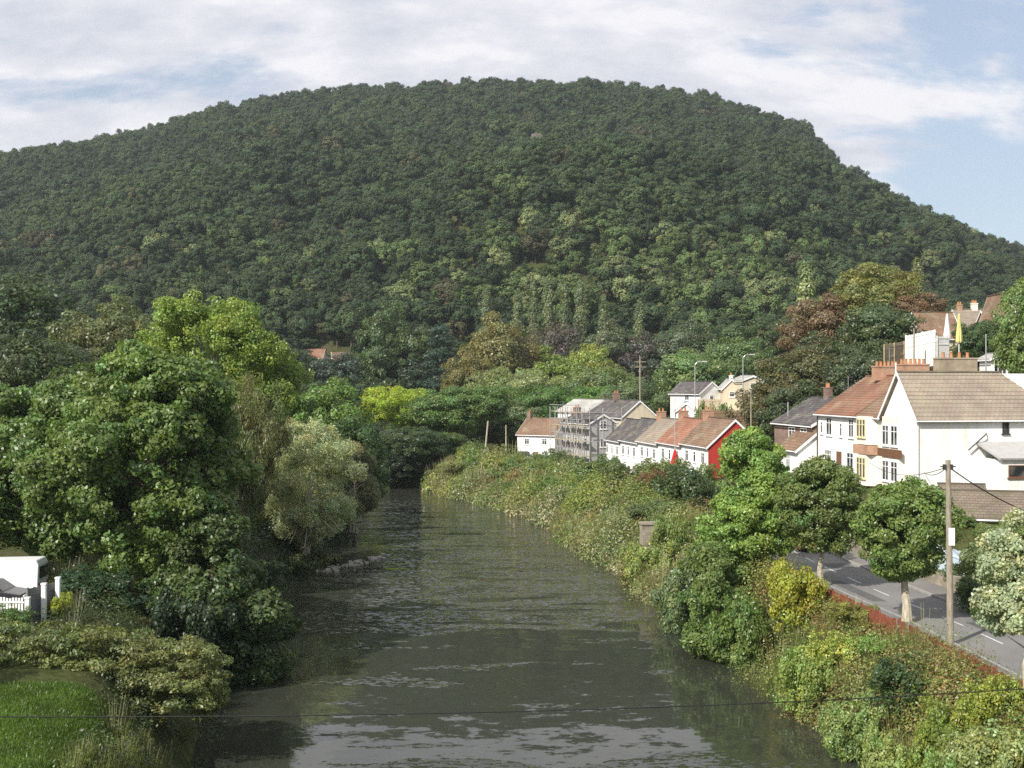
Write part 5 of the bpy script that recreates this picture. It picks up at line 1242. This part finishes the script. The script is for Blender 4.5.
# ------------------------------------------------------------------ the far wood on the hill
def forest_proto(seed, kind):
    rng = np.random.default_rng(seed)
    if kind == 'r':
        lob = [(0, 0, 7, 3.7, 3.7, 4.2, 46)] + [(rng.uniform(-2.2, 2.2), rng.uniform(-2.2, 2.2), rng.uniform(5, 9.5), 2, 2, 1.8, 8) for _ in range(5)]
        V, T = crown_arrays(rng, lob, 1.15, 52, .7, lump=.35, hue=.05, jit=.25, upw=.15, inner=.8, flat=.95)
        tr = (0, 0, 1.2)
    elif kind == 'p':
        lob = [(0, 0, z, 1.3, 1.3, 1.6, 7) for z in np.arange(3, 13, 1.6)]; V, T = crown_arrays(rng, lob, .8, 36, .6, flat=1.3, hue=.05)
    else:
        lob = [(0, 0, z, 3.2 * (1 - z / 13.6), 3.2 * (1 - z / 13.6), .8, max(4, int(16 * (1 - z / 13.6)))) for z in np.arange(1.6, 13, 1.1)]
        V, T = crown_arrays(rng, lob, .9, 34, .7, flat=.5, droop=.8, aspect=.5, inner=.5, hue=.05)
    q = V.reshape(-1, 4, 3); k = q[:, :, 2].min(1) > .6; V, T = q[k].reshape(-1, 3), T[k]
    # trunk as leaf-like quads would be wrong: add a real stem
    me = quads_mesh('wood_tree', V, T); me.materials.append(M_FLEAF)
    import bmesh
    bm = bmesh.new(); bm.from_mesh(me)
    st = MB(); st.tube([(0, 0, -2), (.1, 0, 4), (0, .1, 8.5)], [.26, .2, .06], 5)
    me2 = st.mesh('stem'); n0 = len(bm.faces); bm.from_mesh(me2); bm.faces.ensure_lookup_table()
    lay = bm.faces.layers.float_color['tint']
    for f in bm.faces[n0:]: f.material_index = 1
    bm.to_mesh(me); bm.free(); me.materials.append(M_BARK)
    o = bpy.data.objects.new('wood_tree', me); return o
fc = bpy.data.collections.new('wood_tree_kinds')
for i, k in enumerate('rrrrrpc'): 
    o = forest_proto(50 + i, k); o.name = 'wood_tree_%d' % i; fc.objects.link(o)
rng = np.random.default_rng(99)
def jitter_grid(x0, x1, y0, y1, sp):
    gx, gy = np.meshgrid(np.arange(x0, x1, sp), np.arange(y0, y1, sp * .9)); gx[::2] += sp / 2
    p = np.stack([gx.ravel(), gy.ravel()], 1); return p + rng.uniform(-.42, .42, p.shape) * sp
P1 = jitter_grid(-560, 620, 300, 960, 6.9)
P2 = jitter_grid(-260, 330, 222, 300, 9.5)
Pf = np.concatenate([P1, P2]); x, y = Pf[:, 0], Pf[:, 1]; u = 512 + F * x / y
ok = (u > -220) & (u < 1270)
# keep the village, the river and the view to the woodland houses open
ok &= river_s(x, y) > 4
ok &= ~((y < 300) & (u > 250) & (u < 1270) & (y < 240))
ok &= ~((np.abs(u - 335) < 26) & (y > D - 15) & (y < D + 5))
for q, rw in ((536, 152), (542, 164)):
    dq = hill_depth(q, rw); ok &= ~((np.abs(u - q) < 8) & (y > dq - 20) & (y < dq + 8))
x, y, u = x[ok], y[ok], u[ok]; z = H(x, y, False); n = len(x)
el = 384 - (z - CAMZ + 8) / y * F    # picture row, places the painted sunlit band and varies the olive share
def blob(cx, cy, rx, ry): return np.exp(-((x - cx) / rx) ** 2 - ((y - cy) / ry) ** 2)
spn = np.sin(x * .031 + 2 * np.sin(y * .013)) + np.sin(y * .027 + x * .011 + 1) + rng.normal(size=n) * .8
dark = np.array([.05, .076, .034]); mid = np.array([.064, .096, .038]); light = np.array([.09, .13, .045]); ol = np.array([.1, .1, .05]); pal = np.array([.17, .2, .085])  # dark tones carry the hill's cloud shadow in the crown colour
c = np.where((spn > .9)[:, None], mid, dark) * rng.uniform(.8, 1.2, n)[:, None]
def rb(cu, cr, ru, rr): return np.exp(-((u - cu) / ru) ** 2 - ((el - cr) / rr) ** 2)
sun_band = np.clip(.95 * rb(620, 250, 110, 38) + .7 * rb(540, 290, 70, 40) + .6 * rb(730, 285, 90, 40) + .35 * rb(860, 250, 90, 30) + .3 * rb(400, 290, 80, 40) + .25 * rb(150, 265, 200, 30) + .0, 0, 1)  # sunlit stretches of the slope, painted as lighter crown tints
sel = rng.uniform(size=n) < sun_band
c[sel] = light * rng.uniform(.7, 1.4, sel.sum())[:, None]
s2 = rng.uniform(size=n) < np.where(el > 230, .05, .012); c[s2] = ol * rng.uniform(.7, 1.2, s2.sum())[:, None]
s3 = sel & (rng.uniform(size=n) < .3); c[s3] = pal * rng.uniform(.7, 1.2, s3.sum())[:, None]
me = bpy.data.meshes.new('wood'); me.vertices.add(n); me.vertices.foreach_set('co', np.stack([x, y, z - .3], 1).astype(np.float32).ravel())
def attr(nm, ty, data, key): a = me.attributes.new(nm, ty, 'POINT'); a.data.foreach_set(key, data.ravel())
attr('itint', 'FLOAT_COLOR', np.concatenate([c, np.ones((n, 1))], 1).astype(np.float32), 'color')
attr('rot', 'FLOAT_VECTOR', np.stack([rng.uniform(-.06, .06, n), rng.uniform(-.06, .06, n), rng.uniform(0, 6.28, n)], 1).astype(np.float32), 'vector')
sc_ = rng.uniform(.5, 1.12, n) * np.where(rng.uniform(size=n) < .08, 1.2, 1) * np.where(y < 300, .85, 1); hs = rng.uniform(.72, 1.15, n)
attr('scl', 'FLOAT_VECTOR', np.stack([sc_ * 1.12, sc_ * 1.12, sc_ * hs], 1).astype(np.float32), 'vector')
idx = rng.integers(0, 5, n); idx[(rng.uniform(size=n) < .03) & (y < 650)] = 6; idx[sel & (rng.uniform(size=n) < .18)] = 5
attr('idx', 'INT', idx.astype(np.int32), 'value')
wood = bpy.data.objects.new('forest', me); COL.objects.link(wood)
tag(wood, 'dense mixed wood covering the whole hillside up to the skyline', 'wood', kind='stuff')
ng = bpy.data.node_groups.new('wood', 'GeometryNodeTree')
ng.interface.new_socket('Geometry', in_out='INPUT', socket_type='NodeSocketGeometry'); ng.interface.new_socket('Geometry', in_out='OUTPUT', socket_type='NodeSocketGeometry')
N = ng.nodes; gi = N.new('NodeGroupInput'); go = N.new('NodeGroupOutput'); iop = N.new('GeometryNodeInstanceOnPoints'); ci = N.new('GeometryNodeCollectionInfo')
ci.inputs['Collection'].default_value = fc; ci.inputs['Separate Children'].default_value = True; ci.inputs['Reset Children'].default_value = True
def na(nm, ty): q = N.new('GeometryNodeInputNamedAttribute'); q.data_type = ty; q.inputs['Name'].default_value = nm; return q.outputs['Attribute']
ng.links.new(gi.outputs[0], iop.inputs['Points']); ng.links.new(ci.outputs[0], iop.inputs['Instance']); iop.inputs['Pick Instance'].default_value = True
ng.links.new(na('idx', 'INT'), iop.inputs['Instance Index'])
er = N.new('FunctionNodeEulerToRotation'); ng.links.new(na('rot', 'FLOAT_VECTOR'), er.inputs[0]); ng.links.new(er.outputs[0], iop.inputs['Rotation'])
ng.links.new(na('scl', 'FLOAT_VECTOR'), iop.inputs['Scale']); ng.links.new(iop.outputs[0], go.inputs[0])
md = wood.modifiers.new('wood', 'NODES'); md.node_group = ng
# rock outcrops high on the hill
def rock(label, px, y_, s, seed, flat=1):
    D = hill_depth(px, y_); r = np.random.default_rng(seed); import bmesh
    bm = bmesh.new(); bmesh.ops.create_icosphere(bm, subdivisions=3, radius=1)
    k = r.normal(size=(6, 3)) * 2.2; ph = r.uniform(0, 6, 6)
    for v in bm.verts:
        d = np.array(v.co); f = 1 + .3 * np.sin(k @ d + ph).mean() * 2; v.co = v.co * f; v.co = Vector([round(c * 2.6 + r.uniform(-.3, .3)) / 2.6 * .8 + c * .2 for c in v.co])
    me = bpy.data.meshes.new('rock_outcrop'); bm.to_mesh(me); bm.free(); me.materials.append(M_ROCK)
    o = bpy.data.objects.new('rock_outcrop', me); COL.objects.link(o)
    x = PX(px, D); z = h1(x, D); o.location = (x, D, z + s * .3); o.scale = (s, s * .5, s * flat); tag(o, label, 'rock'); return o
M_ROCK = plain('weathered_rock', (.15, .13, .11), .9, var=.6, scale=.35)
rock('upper grey-brown rock face showing through the wood below the summit', 536, 152, 7, 1, 1.0); rock('lower smaller rock face below the other on the hill', 543, 163, 6, 2, .9)

# ------------------------------------------------------------------ haze, sky, sun, camera
m, nt, N_, L_ = newmat('haze'); v = N_.new('ShaderNodeVolumePrincipled')
v.inputs['Color'].default_value = (.82, .88, .95, 1); v.inputs['Density'].default_value = .00013; v.inputs['Anisotropy'].default_value = .2
o_ = N_.new('ShaderNodeOutputMaterial'); L_.new(v.outputs[0], o_.inputs['Volume'])
HZ = MB().box(-1500, 1500, -120, 1500, -6, 300).build('haze', m); tag(HZ, kind='stuff'); HZ['label'] = 'thin summer haze filling the valley air'; HZ['category'] = 'haze'

SUNAZ = Vector((-.66, -.75, 0)).normalized(); EL = R(38)
sd = Vector((SUNAZ.x * math.cos(EL), SUNAZ.y * math.cos(EL), math.sin(EL)))
sun = bpy.data.lights.new('sun', 'SUN'); sun.energy = 5.0; sun.angle = R(.53); sun.color = (1, .95, .86)
so = bpy.data.objects.new('sun', sun); COL.objects.link(so); so.rotation_euler = (-sd).to_track_quat('-Z', 'Y').to_euler(); so.location = (0, 0, 400)
wd = bpy.data.worlds.new('World'); SC.world = wd; wd.use_nodes = True; nt = wd.node_tree; nt.nodes.clear(); N = nt.nodes; L = nt.links
sky = N.new('ShaderNodeTexSky'); sky.sky_type = 'NISHITA'; sky.sun_disc = False; sky.sun_elevation = EL; sky.sun_rotation = math.atan2(SUNAZ.x, SUNAZ.y)
sky.air_density = 1.0; sky.dust_density = 1.2; sky.ozone_density = 1.5
tc = N.new('ShaderNodeTexCoord'); sp = N.new('ShaderNodeSeparateXYZ'); L.new(tc.outputs['Generated'], sp.inputs[0])
zz = math_n(nt, 'ADD', math_n(nt, 'MAXIMUM', sp.outputs[2], 0.0), .45)
cx = math_n(nt, 'DIVIDE', sp.outputs[0], zz); cy = math_n(nt, 'DIVIDE', sp.outputs[1], zz)
cb = N.new('ShaderNodeCombineXYZ'); L.new(cx, cb.inputs[0]); L.new(cy, cb.inputs[1])
mp = N.new('ShaderNodeMapping'); mp.inputs['Location'].default_value = (2.3, 4.1, 0); mp.inputs['Scale'].default_value = (3.4, 6.0, 1); L.new(cb.outputs[0], mp.inputs[0])
n1 = noise(nt, 1.0, 8, mp.outputs[0], .58); n1.inputs['Distortion'].default_value = .15
n2 = noise(nt, 1.5, 8, mp.outputs[0], .6)
# thinner cover towards the right of the valley, just above the hill's shoulder
right = math_n(nt, 'MULTIPLY', math_n(nt, 'MAXIMUM', math_n(nt, 'SUBTRACT', math_n(nt, 'MULTIPLY', sp.outputs[0], 1.0), math_n(nt, 'MULTIPLY', sp.outputs[2], .9)), 0), -.85)
cov = math_n(nt, 'ADD', n1.outputs[0], right)
mask = N.new('ShaderNodeMapRange'); mask.interpolation_type = 'SMOOTHSTEP'; L.new(cov, mask.inputs[0]); mask.inputs[1].default_value = .33; mask.inputs[2].default_value = .47
shade = ramp(nt, n2.outputs[0], [(.36, (5.2, 5.4, 6.1)), (.5, (6.4, 6.4, 6.9)), (.6, (7.6, 7.5, 7.7))])
blue = mixc(nt, .4, sky.outputs[0], (5.6, 6.2, 7.0))
skyc = mixc(nt, math_n(nt, 'MULTIPLY', mask.outputs[0], .96), blue, shade.outputs[0])
bg = N.new('ShaderNodeBackground'); bg.inputs['Strength'].default_value = .1; L.new(skyc, bg.inputs[0])
wo = N.new('ShaderNodeOutputWorld'); L.new(bg.outputs[0], wo.inputs[0])

cam = bpy.data.cameras.new('camera'); cam.sensor_width = 36; cam.lens = 36 * F / 1024; cam.clip_end = 6000; cam.clip_start = .2
co = bpy.data.objects.new('camera', cam); COL.objects.link(co); co.location = (0, 0, CAMZ); co.rotation_euler = (math.pi / 2, 0, 0); SC.camera = co
SC.view_settings.view_transform = 'Standard'; SC.view_settings.look = 'None'; SC.view_settings.exposure = .38; SC.view_settings.gamma = 1
SC.cycles.max_bounces = 6; SC.cycles.diffuse_bounces = 3; SC.cycles.transmission_bounces = 4; SC.cycles.volume_bounces = 0; SC.cycles.transparent_max_bounces = 8
SC.cycles.use_denoising = False; SC.cycles.sample_clamp_indirect = 6
